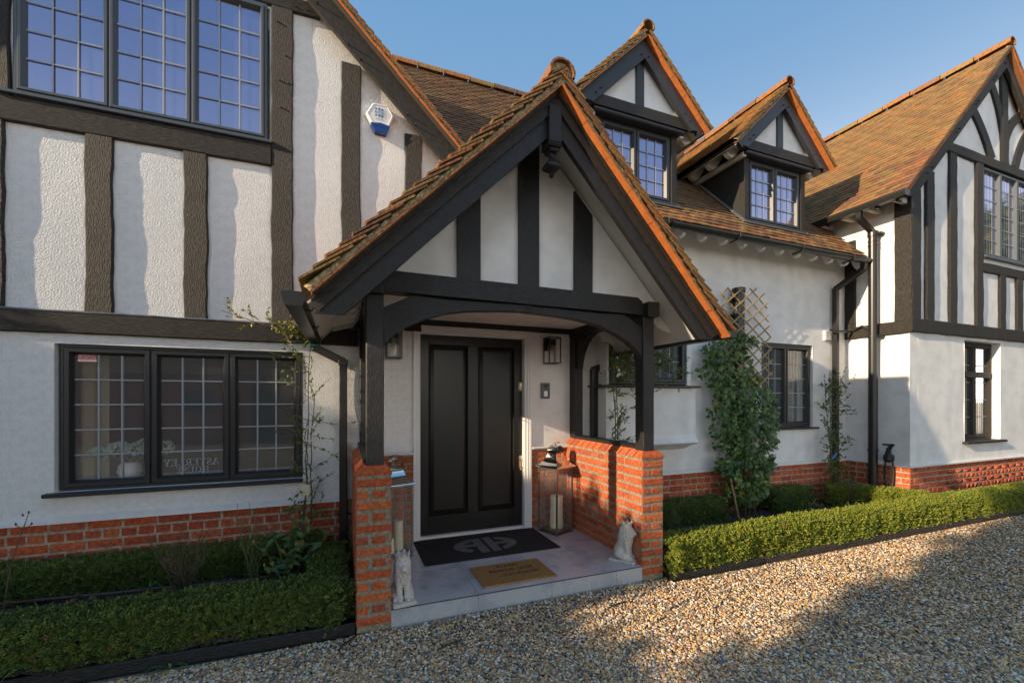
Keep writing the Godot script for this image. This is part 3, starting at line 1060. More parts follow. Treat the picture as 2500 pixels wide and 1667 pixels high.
func build_main_roof():
	var u := Vector3(0, 1.072, -1).normalized()
	var n := Vector3(0, 1, 1.072).normalized()
	var top := 6.86
	var zt := -4.0 - (top - 3.66) / 1.072
	var r := slab(house, "roof", [Vector3(1.42, 3.63, -4.0), Vector3(12.0, 3.63, -4.0), Vector3(12.0, top - 0.03, zt), Vector3(-1.6, top - 0.03, zt)], 0.03, M.underlay)
	slab(r, "roof_slope", [Vector3(12.0, 3.6, 2 * zt + 4.0), Vector3(-1.3, 3.6, 2 * zt + 4.0), Vector3(-1.3, top - 0.02, zt - 0.01), Vector3(12.0, top - 0.02, zt - 0.01)], 0.05, tiles[1])
	var dc := [3.28, 5.63]
	var keep := func(i, k, p: Vector3) -> bool:
		if p.y < gable_up(p.x) - 0.15 and p.x < 4.0:
			return false
		if p.x > 7.2 and p.y < wing_roof(p.x) - 0.1:
			return false
		if p.x > 7.33 and p.z > -4.4:
			return false
		for c in dc:
			if absf(p.x - c) < 0.56 and p.z < -4.33 and p.y < 5.74 - absf(p.x - c):
				return false
		return true
	tile_slope(r, Vector3(0.7, 3.63, -4.0) + n * 0.004, Vector3.RIGHT, u, n, 44, 56, keep, func(i, k): return i < 5 and k > 14 and k < 40, 0.030, Color(0.62, 0.66, 0.72))  # tone darkens the tiles for weathering and the shade on this slope
	ridge(r, Vector3(-1.0, top + 0.02, zt), Vector3(9.6, top + 0.02, zt))
	# white rafter feet and boarding under the eaves
	slab(house, "soffit", [Vector3(1.3, 3.585, -3.99), Vector3(XR, 3.585, -3.99), Vector3(XR, 3.97, -4.35), Vector3(1.3, 3.97, -4.35)], 0.012, M.white_paint)
	for k in 14:
		var x := 2.75 + k * 0.335
		var pr := PackedVector2Array([Vector2(0, 3.86), Vector2(0.20, 3.66), Vector2(0.24, 3.57), Vector2(0.27, 3.52), Vector2(0.32, 3.525), Vector2(0.35, 3.545), Vector2(0.36, 3.60), Vector2(0.0, 3.97)])
		var b := MB.new()
		b.prism(pr, -0.05, 0.0)
		part(house, "rafter", b.done(), M.white_paint, Transform3D(Basis(Vector3(0, 0, 1), Vector3.UP, Vector3.LEFT), Vector3(x, -0.02, ZW)))
	for c in dc:
		dormer(c)


func dormer(cx: float):
	var zw := -4.25
	var m: StandardMaterial3D = M.dormer_frame
	var d := part(house, "dormer", boxm(Vector3(cx - 0.60, 3.93, zw - 0.08), Vector3(cx - 0.515, 4.83, zw + 0.008), 0.006), M.worn_oak)
	part(d, "corner_post", boxm(Vector3(cx + 0.515, 3.93, zw - 0.08), Vector3(cx + 0.60, 4.83, zw + 0.008), 0.006), M.worn_oak)
	var w := window(house, cx - 0.513, cx + 0.513, 3.985, 4.82, zw - 0.012, 2, 3, 4, 0.028, 0.05, m, M.coated_glass)
	part(w, "sill", boxm(Vector3(cx - 0.62, 3.945, zw - 0.1), Vector3(cx + 0.62, 3.984, zw + 0.03), 0.006), m)
	part(d, "lead_apron", boxm(Vector3(cx - 0.66, 3.925, zw - 0.1), Vector3(cx + 0.66, 3.944, zw + 0.05), 0.006), M.lead)
	part(d, "head_moulding", boxm(Vector3(cx - 0.66, 4.822, zw - 0.09), Vector3(cx + 0.66, 4.868, zw + 0.10), 0.012), m)
	# cheeks
	for s in [-1, 1]:
		var b := MB.new()
		var p := PackedVector2Array([Vector2(zw - 0.06, 3.9), Vector2(zw - 0.06, 4.9), Vector2(-5.2, 4.9)])
		b.prism(p, -0.02, 0.02)
		part(d, "cheek", b.done(), M.cheek, Transform3D(Basis(Vector3(0, 0, 1), Vector3.UP, Vector3.LEFT), Vector3(cx + s * 0.575, 0, 0)))
		part(d, "lead_soaker", slab_mesh([Vector3(cx + s * 0.6, main_roof(zw + 0.05) + 0.07, zw + 0.05), Vector3(cx + s * 0.66, main_roof(zw + 0.05) + 0.055, zw + 0.05), Vector3(cx + s * 0.66, main_roof(-5.2) + 0.055, -5.2), Vector3(cx + s * 0.6, main_roof(-5.2) + 0.07, -5.2)], 0.006), M.lead)
	# gable: plaster, king post, tie, barge boards
	var ap := 5.76
	var up := func(x: float) -> float: return ap - 0.98 * absf(x - cx)
	board(d, "gable_panel", [Vector2(cx - 0.80, up.call(cx - 0.80) - 0.03), Vector2(cx + 0.80, up.call(cx + 0.80) - 0.03), Vector2(cx, ap - 0.03)], -4.3, -4.185, M.smooth_plaster)
	beam(d, "king_post", Vector3(cx - 0.015, 4.9, -4.19), Vector3(cx - 0.015, 5.62, -4.19), 0.115, 0.06, m, 0.002)
	board(d, "tie_beam", [Vector2(cx - 0.70, 4.868), Vector2(cx + 0.70, 4.868), Vector2(cx + 0.575, 4.995), Vector2(cx - 0.575, 4.995)], -4.25, -4.135, M.worn_oak)
	for s in [-1, 1]:
		var o := Vector2(cx, 0)
		var pts := [o + Vector2(0, ap - 0.222), o + Vector2(s * 0.70, ap - 0.908), o + Vector2(s * 0.735, ap - 0.898), o + Vector2(s * 0.79, ap - 0.90), o + Vector2(s * 0.80, ap - 0.935), o + Vector2(s * 0.885, ap - 0.867), o + Vector2(0, ap)]
		var bb := board(d, "barge_board", pts, -4.15, -4.10 - (0.0005 if s > 0 else 0.0), m, -s * atan(0.98))
		pegs(bb, [[cx + s * 0.05, ap - 0.20], [cx + s * 0.60, ap - 0.73], [cx + s * 0.67, ap - 0.80]], -4.10, 0.02)
		# eaves: white boarding and shaped rafter feet
		slab(d, "soffit", [Vector3(cx + s * 0.9, 4.86, -4.12), Vector3(cx + s * 0.55, 5.2, -4.12), Vector3(cx + s * 0.55, 5.2, -5.6), Vector3(cx + s * 0.9, 4.86, -5.6)], 0.01, M.white_paint)
		for k in 5:
			var rb := MB.new()
			var pr := PackedVector2Array([Vector2(0.56, 5.10), Vector2(0.60, 4.98), Vector2(0.66, 4.90), Vector2(0.71, 4.835), Vector2(0.77, 4.80), Vector2(0.82, 4.815), Vector2(0.87, 4.85), Vector2(0.56, 5.15)])
			if s < 0:
				for q in pr.size():
					pr[q].x = -pr[q].x
				pr.reverse()
			rb.prism(pr, 0.0, 0.06)
			part(d, "rafter", rb.done(), M.white_paint, Transform3D(Basis(), Vector3(cx, 0, -4.35 - k * 0.32)))
		part(d, "wall_plate", boxm(Vector3(cx + s * 0.64 - 0.03, 4.80, -5.2), Vector3(cx + s * 0.64 + 0.03, 4.86, -4.2), 0.005), M.white_paint)
		var e := Vector2(cx + s * 0.93, up.call(cx + s * 0.93))
		verge(d, e, Vector2(cx, ap), -4.11, -4.04, s > 0)
		var u := Vector3(-s, 0.98, 0).normalized()
		var n := Vector3(s * 0.98, 1, 0).normalized()
		var v := u.cross(n)
		var o3 := Vector3(e.x, e.y, -4.035 if s > 0 else -4.035 - 12 * 0.166) + n * 0.04
		slab(d, "roof", [Vector3(e.x, e.y + 0.03, -4.05), Vector3(e.x, e.y + 0.03, -6.1), Vector3(cx, ap + 0.03, -6.1), Vector3(cx, ap + 0.03, -4.05)] if s > 0 else [Vector3(e.x, e.y + 0.03, -6.1), Vector3(e.x, e.y + 0.03, -4.05), Vector3(cx, ap + 0.03, -4.05), Vector3(cx, ap + 0.03, -6.1)], 0.015, M.underlay)
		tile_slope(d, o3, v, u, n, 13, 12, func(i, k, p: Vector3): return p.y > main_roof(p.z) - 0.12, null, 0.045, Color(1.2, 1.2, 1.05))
	ridge(d, Vector3(cx, ap + 0.10, -4.02), Vector3(cx, ap + 0.10, -5.9), 0.085)


func slab_mesh(p: Array, thick: float) -> ArrayMesh:
	var n: Vector3 = (p[1] - p[0]).cross(p[2] - p[0]).normalized()
	if n.y < 0:
		n = -n
	var b := MB.new()
	b.quad(p[0], p[1], p[2], p[3])
	for k in 4:
		var e := (k + 1) % 4
		b.quad(p[k] - n * thick, p[e] - n * thick, p[e], p[k])
	return b.done()


func build_wing():
	var z := ZR
	for s in [[7.325, 7.54, 2.67, 4.50], [7.68, 7.875, 2.67, 4.80], [8.27, 8.46, 2.67, 5.22], [9.0, 9.195, 2.67, 5.2], [9.70, 9.875, 2.67, 3.55], [10.24, 10.42, 2.67, 3.55], [10.80, 10.98, 2.67, 3.55]]:
		beam(house, "stud", Vector3((s[0] + s[1]) / 2, s[2], z), Vector3((s[0] + s[1]) / 2, s[3], z), s[1] - s[0], 0.075, M.old_oak, 0.006)
	beam(house, "beam", Vector3(7.305, 2.59, z + 0.004), Vector3(12.0, 2.59, z + 0.004), 0.185, 0.085, M.rail_oak, 0.004)
	beam(house, "beam", Vector3(9.196, 3.60, z + 0.002), Vector3(12.0, 3.60, z + 0.002), 0.14, 0.075, M.rail_oak, 0.003)
	beam(house, "beam", Vector3(8.0, 5.25, z + 0.004), Vector3(11.4, 5.25, z + 0.004), 0.14, 0.085, M.rail_oak, 0.004)
	beam(house, "king_post", Vector3(9.86, 5.31, z + 0.002), Vector3(9.82, 6.85, z + 0.002), 0.19, 0.08, M.old_oak, 0.006)
	# curved braces
	for br in [[Vector2(8.95, 5.93), Vector2(9.22, 5.72), Vector2(9.48, 5.32), 0.16], [Vector2(9.48, 6.46), Vector2(9.70, 6.2), Vector2(9.83, 5.78), 0.15], [Vector2(10.35, 6.20), Vector2(10.05, 6.05), Vector2(9.90, 5.72), 0.14], [Vector2(10.6, 5.95), Vector2(10.35, 5.72), Vector2(10.2, 5.32), 0.16]]:
		var a := []
		var c := []
		for k in 9:
			var t := k / 8.0
			var p: Vector2 = br[0].lerp(br[1], t).lerp(br[1].lerp(br[2], t), t)
			var d: Vector2 = (br[0].lerp(br[1], t).direction_to(br[1].lerp(br[2], t)))
			a.append(p + d.orthogonal() * br[3] * 0.5)
			c.push_front(p - d.orthogonal() * br[3] * 0.5)
		board(house, "brace", a + c, z - 0.03, z + 0.034, M.old_oak, (br[2] - br[0]).angle())
	# side wall timbers
	beam(house, "beam", Vector3(XR, 2.575, -4.36), Vector3(XR, 2.575, ZR + 0.03), 0.18, 0.07, M.rail_oak, 0.004, Vector3.LEFT)
	beam(house, "post", Vector3(XR, 2.665, ZR - 0.065), Vector3(XR, 4.35, ZR - 0.065), 0.2, 0.075, M.worn_oak, 0.005, Vector3.LEFT)
	beam(house, "post", Vector3(XR, 2.665, -4.285), Vector3(XR, 4.0, -4.285), 0.15, 0.07, M.old_oak, 0.004, Vector3.LEFT)
	# windows
	var w := window(house, 9.20, 11.9, 3.79, 5.17, z + 0.01, 5, 3, 6, 0.025, 0.035, M.slate_frame, M.coated_glass)
	part(w, "sill", boxm(Vector3(9.20, 3.75, z - 0.05), Vector3(12.0, 3.788, z + 0.06), 0.005), M.slate_frame)
	var c := 8.725
	w = window(house, c, c + 1.06, 0.925, 2.45, z - 0.10, 2, 3, 5, 0.035, 0.05, M.worn_oak, M.glass, true)
	part(w, "transom", boxm(Vector3(c + 0.035, 1.90, z - 0.15), Vector3(c + 1.025, 1.99, z - 0.082), 0.008), M.worn_oak)
	part(w, "sill", boxm(Vector3(c - 0.05, 0.885, z - 0.12), Vector3(c + 1.10, 0.922, z + 0.07), 0.006), M.worn_oak)
	var b := MB.new()
	b.box(Vector3(c - 0.1, 0.8, z - 1.2), Vector3(c + 1.2, 2.6, z - 0.95))
	part(house, "room", b.done(), M.room)
	part(house, "curtain", boxm(Vector3(c + 0.72, 0.95, z - 0.36), Vector3(c + 1.03, 2.44, z - 0.33), 0.01), M.curtain)
	# roof
	var up := func(x: float) -> float: return 7.03 - absf(9.7 - x)
	var bl := board(house, "barge_board", [Vector2(9.7, 6.77), Vector2(7.28, 4.35), Vector2(7.14, 4.30), Vector2(6.93, 4.26), Vector2(9.7, 7.03)], z + 0.06, z + 0.105, M.rail_oak, PI / 4)
	board(house, "barge_board", [Vector2(9.7, 6.77), Vector2(12.1, 4.37), Vector2(12.4, 4.33), Vector2(9.7, 7.03)], z + 0.06, z + 0.1045, M.rail_oak, -PI / 4)
	var pg := []
	for q in [[9.62, 6.80], [9.35, 6.52], [9.28, 6.45], [8.85, 6.02], [8.78, 5.95], [8.32, 5.48], [8.24, 5.41], [7.62, 4.78], [7.52, 4.68]]:
		pg.append(q)
	pegs(bl, pg, z + 0.10, 0.03)
	var r := slab(house, "roof", [Vector3(7.0, 4.35, -9.5), Vector3(7.0, 4.35, z + 0.15), Vector3(9.7, 7.05, z + 0.15), Vector3(9.7, 7.05, -9.5)], 0.02, M.underlay)
	slab(r, "roof_slope", [Vector3(12.4, 4.35, z + 0.15), Vector3(12.4, 4.35, -9.5), Vector3(9.702, 7.05, -9.5), Vector3(9.702, 7.05, z + 0.15)], 0.05, tiles[0])
	verge(r, Vector2(6.99, up.call(6.99)), Vector2(9.7, 7.03), z + 0.08, z + 0.165, false)
	verge(r, Vector2(12.4, up.call(12.4)), Vector2(9.7, 7.03), z + 0.08, z + 0.165)
	var n := Vector3(-1, 1, 0).normalized()
	var nv := 36
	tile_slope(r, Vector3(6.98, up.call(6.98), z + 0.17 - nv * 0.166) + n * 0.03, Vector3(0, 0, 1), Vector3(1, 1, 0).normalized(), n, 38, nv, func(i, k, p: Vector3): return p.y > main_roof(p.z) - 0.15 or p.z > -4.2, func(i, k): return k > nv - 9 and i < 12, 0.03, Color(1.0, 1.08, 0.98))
	tile_slope(r, Vector3(12.4, up.call(12.4), z + 0.17) - n * Vector3(1, -1, 1) * 0.03, Vector3(0, 0, -1), Vector3(-1, 1, 0).normalized(), Vector3(1, 1, 0).normalized(), 38, 3, null, null)
	ridge(r, Vector3(9.7, 7.12, z + 0.18), Vector3(9.7, 7.12, -7.2), 0.09)
	# soffit
	slab(house, "soffit", [Vector3(7.0, 4.33, -5.0), Vector3(7.36, 4.69, -5.0), Vector3(7.36, 4.69, z + 0.06), Vector3(7.0, 4.33, z + 0.06)], 0.012, M.white_paint)
	for k in 4:
		part(house, "rafter", boxm(Vector3(7.05, 4.28, -4.6 + k * 0.33), Vector3(7.34, 4.36, -4.54 + k * 0.33), 0.01), M.white_paint)


func porch_up(x: float) -> float:
	return 3.715 - (1.003 * (1.40 - x) if x < 1.40 else 1.07 * (x - 1.40))


func build_porch():
	porch = thing("porch", Vector3(1.35, 0, -3.7), "gabled entrance porch of black timber on low red brick walls with a clay tiled roof", "porch")
	# --- brick walls
	var ch := 0.0768
	for s in [0, 1]:
		var x0: float = [0.083, 2.382][s]
		var x1: float = [0.303, 2.603][s]
		var core := part(porch, "brick_wall", boxm(Vector3(x0 + 0.001, -0.1, ZW), Vector3(x1 - 0.001, 1.052, ZF - 0.002)), M.porch_mortar)
		brick_face(core, Vector3(x0, 0.035, ZF), Vector3.RIGHT, Vector3.BACK, x1 - x0, 1.0, ch, 0.021, porch_bricks, 0, 0.0, 0.004)
		brick_face(core, Vector3(x0, 0.035, ZW), Vector3(0, 0, 1), Vector3.LEFT, ZF - ZW, 1.0, ch, 0.019, porch_bricks, 1, 0.1, 0.004)
		if s == 1:
			brick_face(core, Vector3(x0, 0.035 + ch, ZW), Vector3(0, 0, 1), Vector3.LEFT, ZF - ZW, 1.0 - ch, ch, 0.017, porch_bricks, 0, 0.0, 0.0045)
		brick_face(core, Vector3(x1, 0.035 + ch, ZF), Vector3(0, 0, -1), Vector3.RIGHT, ZF - ZW, 1.0 - ch, ch, 0.017, porch_bricks, 0, 0.2, 0.004)
		# chamfered coping bricks
		var yb := 1.045
		var yt := 1.115
		var cuts := int((ZF - ZW) / 0.112)
		for k in cuts:
			var z1 := ZF - (0.045 if k == 0 else k * 0.112)
			var z0 := ZF - (k + 1) * 0.112 + 0.012
			var b := MB.new()
			for side in [0, 1]:
				var e := x0 - 0.006 if side == 0 else x1 + 0.006
				var i := x0 + 0.055 if side == 0 else x1 - 0.055
				var m := x0 + 0.11 if side == 0 else x1 - 0.11
				var pr := PackedVector2Array([Vector2(e, yb), Vector2(e, yb + 0.016), Vector2(i, yt), Vector2(m, yt), Vector2(m, yb)])
				if Geometry2D.is_polygon_clockwise(pr):
					pr.reverse()
				b = MB.new()
				b.prism(pr, z0, z1)
				part(core, "coping_brick", b.done(), porch_bricks[rng.randi() % 6])
		var f := MB.new()
		var a := [Vector3(x0 - 0.006, yb, ZF + 0.006), Vector3(x1 + 0.006, yb, ZF + 0.006), Vector3(x1 + 0.006, yb + 0.018, ZF + 0.006), Vector3(x0 - 0.006, yb + 0.018, ZF + 0.006)]
		var t := [Vector3(x1 - 0.042, yt, ZF - 0.042), Vector3(x0 + 0.042, yt, ZF - 0.042)]
		f.quad(a[0], a[1], a[2], a[3])
		f.quad(a[3], a[2], t[0], t[1])
		f.quad(a[2], a[1], Vector3(a[1].x, yb, ZF - 0.05), Vector3(t[0].x, yt, t[0].z))
		f.quad(a[0], a[3], Vector3(t[1].x, yt, t[1].z), Vector3(a[0].x, yb, ZF - 0.05))
		f.quad(t[1], t[0], Vector3(t[0].x, yt, ZF - 0.2), Vector3(t[1].x, yt, ZF - 0.2))
		part(core, "coping_brick", f.done(), porch_bricks[5])
		# cement under the coping
		part(core, "mortar_bed", boxm(Vector3(x0 - 0.001, yb - 0.014, ZW), Vector3(x1 + 0.001, yb + 0.002, ZF + 0.001)), M.porch_mortar)
		# timber sill on the wall
		beam(porch, "sill_plate", Vector3((x0 + x1) / 2, 1.131, ZW), Vector3((x0 + x1) / 2, 1.131, ZF - 0.10), 0.13, 0.034, M.new_oak, 0.001, Vector3.UP)
	# --- posts, plates, tie beam, braces
	for x in [0.200, 2.476]:
		beam(porch, "post", Vector3(x, 1.108, ZF - 0.087), Vector3(x, 2.29, ZF - 0.087), 0.116, 0.116, M.new_oak, 0.0012, Vector3(0, 0, 1), 0.006)
		beam(porch, "post", Vector3(x, 1.145, ZW + 0.062), Vector3(x, 2.29, ZW + 0.062), 0.112, 0.112, M.new_oak, 0.0012, Vector3(0, 0, 1), 0.006)
		beam(porch, "wall_plate", Vector3(x, 2.325, ZW), Vector3(x, 2.325, ZF + 0.035), 0.125, 0.118, M.new_oak, 0.001, Vector3.RIGHT)
	var yt := 2.426
	board(porch, "tie_beam", [Vector2(0.265, 2.292), Vector2(2.41, 2.282), Vector2(2.41, 2.35), Vector2(2.395, 2.395), Vector2(2.35, yt), Vector2(0.30, yt + 0.008), Vector2(0.265, 2.40)], ZF - 0.14, ZF - 0.017, M.new_oak, 0.0)
	for s in [-1, 1]:
		# half of the arch: lower curve from the post to the crown, then the straighter back
		var lower := [[0.257, 1.915], [0.275, 1.945], [0.31, 1.985], [0.40, 2.052], [0.53, 2.117], [0.70, 2.178], [0.88, 2.208], [1.12, 2.227], [1.366, 2.236]]
		var upper := [[1.366, 2.283], [0.70, 2.272], [0.46, 2.282], [0.43, 2.272], [0.257, 2.185]]
		var pts := []
		for q in lower + upper:
			pts.append(Vector2(q[0] if s < 0 else 2.675 - q[0] + 0.001, q[1] - (0.004 if s > 0 else 0.0)))
		board(porch, "brace", pts, ZF - 0.125, ZF - 0.047, M.new_oak, 0.3 * -s)
	# side braces, rear and front of each open side
	for x in [0.200, 2.476]:
		for e in [0, 1]:
			var zc := ZW + 0.12 if e == 0 else ZF - 0.147
			var dz := 1.0 if e == 0 else -1.0
			var pr := []
			for q in [[0.0, 1.90], [0.035, 1.90], [0.05, 1.97], [0.085, 2.06], [0.15, 2.15], [0.23, 2.215], [0.34, 2.255], [0.34, 2.262], [0.15, 2.262], [0.0, 2.17]]:
				pr.append(Vector2(-(zc + dz * q[0]), q[1]))
			var b := MB.new()
			var pv := PackedVector2Array(pr)
			if Geometry2D.is_polygon_clockwise(pv):
				pv.reverse()
			b.prism(pv, -0.035, 0.035)
			part(porch, "brace", b.done(), M.new_oak, Transform3D(Basis(Vector3(0, 0, -1), Vector3.UP, Vector3.RIGHT), Vector3(x, 0, 0)))
	# --- gable
	var zg := ZF - 0.075
	board(porch, "gable_panel", [Vector2(0.15, 2.40), Vector2(2.60, 2.40), Vector2(1.42, 3.64)], zg - 0.05, zg, M.smooth_plaster)
	for s in [[0.778, 0.952], [1.262, 1.432], [1.752, 1.918]]:
		var top := [Vector2(s[1], porch_up(s[1]) - 0.09), Vector2(s[0], porch_up(s[0]) - 0.09)]
		if s[0] < 1.4 and s[1] > 1.4:
			top.insert(1, Vector2(1.4, 3.62))
		board(porch, "stud", [Vector2(s[0], 2.433), Vector2(s[1], 2.433)] + top, zg - 0.03, zg + 0.03, M.new_oak, PI / 2)
	# --- barge boards with a moulded upper rail
	var z1 := -2.70
	for s in [-1, 1]:
		var tip := -0.165 if s < 0 else 2.885
		var k := 1.003 if s < 0 else 1.07
		var ang: float = atan(k) * -s
		var lo := func(x: float, d: float) -> Vector2: return Vector2(x, porch_up(x) - d)
		var ax := 1.40
		board(porch, "barge_board", [lo.call(ax, 0.262), Vector2(1.40 + s * (3.715 - 0.262 - 2.052) / k, 2.052), Vector2(1.40 + s * (3.715 - 0.105 - 2.052) / k, 2.052), lo.call(ax, 0.105)], z1 - 0.055, z1 - 0.012 - (0.0004 if s > 0 else 0.0), M.new_oak, ang)
		board(porch, "barge_moulding", [lo.call(ax, 0.118), Vector2(1.40 + s * (3.715 - 0.118 - 2.062) / k, 2.062), Vector2(tip - s * 0.0, 2.085), Vector2(tip + s * 0.01, porch_up(tip + s * 0.01)), lo.call(ax, 0.0)], z1 - 0.05, z1 + 0.008 - (0.0004 if s > 0 else 0.0), M.worn_oak, ang)
		board(porch, "barge_moulding", [lo.call(ax, 0.03), lo.call(tip, 0.03), lo.call(tip, 0.0), lo.call(ax, 0.0)], z1 + 0.008, z1 + 0.022 - (0.0004 if s > 0 else 0.0), M.worn_oak, ang)
		# white boarding under the tiles and the inner rafters
		var e: float = tip + s * 0.03
		slab(porch, "soffit", [Vector3(e, porch_up(e) - 0.005, z1 - 0.02), Vector3(1.4, 3.71, z1 - 0.02), Vector3(1.4, 3.71, ZW - 0.02), Vector3(e, porch_up(e) - 0.005, ZW - 0.02)], 0.012, M.white_paint)
		for q in 6:
			var zr := z1 - 0.17 - q * 0.29 if q else z1 - 0.075
			var pr := []
			var cx: float = 1.40 + s
			for c in [[0.0, 0.10], [0.88, 0.10], [0.92, 0.085], [0.96, 0.10], [1.02, 0.128], [1.08, 0.145], [1.13, 0.128], [1.16, 0.112], [1.20, 0.12], [1.255, 0.135], [1.30, 0.105], [1.42, 0.03], [1.42, 0.012], [0.0, 0.012]]:
				var x: float = 1.40 + s * c[0] * (1.05 if s < 0 else 1.0)
				pr.append(Vector2(x, porch_up(x) - c[1] * (1.2 if c[0] > 0.9 else 0.8)))
			board(porch, "rafter", pr, zr - 0.045, zr, M.white_paint, ang)
		# roof
		var er := -0.165 if s < 0 else 2.945
		var n := Vector3(s * k, 1, 0).normalized()
		var u := Vector3(-s, k, 0).normalized()
		var nv := 11
		var v := u.cross(n)
		var r := slab(porch, "roof", [Vector3(er, porch_up(er) + 0.045, -2.66), Vector3(er, porch_up(er) + 0.045, ZW - 0.3), Vector3(1.4, 3.76, ZW - 0.3), Vector3(1.4, 3.76, -2.66)] if s > 0 else [Vector3(er, porch_up(er) + 0.045, ZW - 0.3), Vector3(er, porch_up(er) + 0.045, -2.66), Vector3(1.4, 3.76, -2.66), Vector3(1.4, 3.76, ZW - 0.3)], 0.012, M.underlay)
		verge(r, Vector2(er, porch_up(er)), Vector2(1.40, 3.715), z1 - 0.01, -2.622, s > 0)
		tile_slope(r, Vector3(er, porch_up(er), -2.615 if s > 0 else -2.615 - nv * 0.166) + n * 0.044, v, u, n, 23, nv, null, func(i, q): return q <= 0 if s > 0 else q >= nv - 1, 0.052)
	# end mortar and ridge
	var cap := MB.new()
	var arcp := [Vector2(1.40, 3.72)]
	for q in arc(Vector2(1.40, 3.80), Vector2(0.088, 0.078), -0.5, PI + 0.5, 12):
		arcp.append(q)
	cap.prism(PackedVector2Array(arcp), -2.66, -2.635)
	part(porch, "ridge_mortar", cap.done(), M.verge_mortar)
	ridge(porch, Vector3(1.40, 3.80, -2.60), Vector3(1.40, 3.80, -4.1), 0.10)
	# --- turned drop at the apex
	var d := part(porch, "finial", boxm(Vector3(1.328, 3.345, z1 - 0.10), Vector3(1.428, 3.60, z1 + 0.028), 0.006), M.new_oak)
	part(d, "finial_step", boxm(Vector3(1.322, 3.318, z1 - 0.105), Vector3(1.434, 3.346, z1 + 0.034), 0.012), M.new_oak)
	part(d, "finial_step", boxm(Vector3(1.340, 3.29, z1 - 0.09), Vector3(1.416, 3.318, z1 + 0.016), 0.01), M.new_oak)
	var ball := MB.new(true)
	ball.lathe([Vector2(0.036, 0.08), Vector2(0.024, 0.065), Vector2(0.024, 0.045), Vector2(0.05, 0.02), Vector2(0.075, -0.008), Vector2(0.066, -0.03), Vector2(0.03, -0.052), Vector2(0.018, -0.056), Vector2(0.02, -0.075), Vector2(0.012, -0.09), Vector2(0.0, -0.09)], 4, Vector3(1.378, 3.215, z1 - 0.037), true)
	part(d, "finial_drop", ball.done(), M.new_oak, Transform3D())
	# --- ceiling and inner beams
	part(porch, "ceiling", boxm(Vector3(0.2, 2.352, ZW), Vector3(2.48, 2.372, ZF - 0.14)), M.smooth_plaster)
	part(porch, "ceiling_beam", boxm(Vector3(0.26, 2.31, ZW), Vector3(2.42, 2.353, ZW + 0.06), 0.006), M.new_oak)
	part(porch, "ceiling_beam", boxm(Vector3(0.26, 2.2985, ZW), Vector3(2.42, 2.3105, ZW + 0.035), 0.004), M.new_oak)
	# --- tiled floor: slabs with a darker nosing joint and the risers
	var xs := [0.303, 0.92, 1.52, 2.12, 2.382]
	for row in [[-4.36, -3.62], [-3.614, ZF - 0.006]]:
		for k in 4:
			part(porch, "floor_slab", boxm(Vector3(xs[k] + 0.001, 0.112, row[0]), Vector3(xs[k + 1] - 0.001, 0.131, row[1]), 0.0015), M.porcelain)
	part(porch, "floor_bed", boxm(Vector3(0.303, -0.1, -4.36), Vector3(2.382, 0.112, ZF - 0.012)), M.grout)
	for k in 4:
		part(porch, "riser_slab", boxm(Vector3(xs[k] + (0.001 if k else 0.0), -0.05, ZF - 0.011), Vector3(xs[k + 1] - 0.001, 0.1195, ZF), 0.0012), M.porcelain_riser)
	part(porch, "nosing_trim", boxm(Vector3(0.304, 0.1202, ZF - 0.0055), Vector3(2.381, 0.1296, ZF + 0.001), 0.001), mat(lin(0.10, 0.085, 0.09), 0.5))


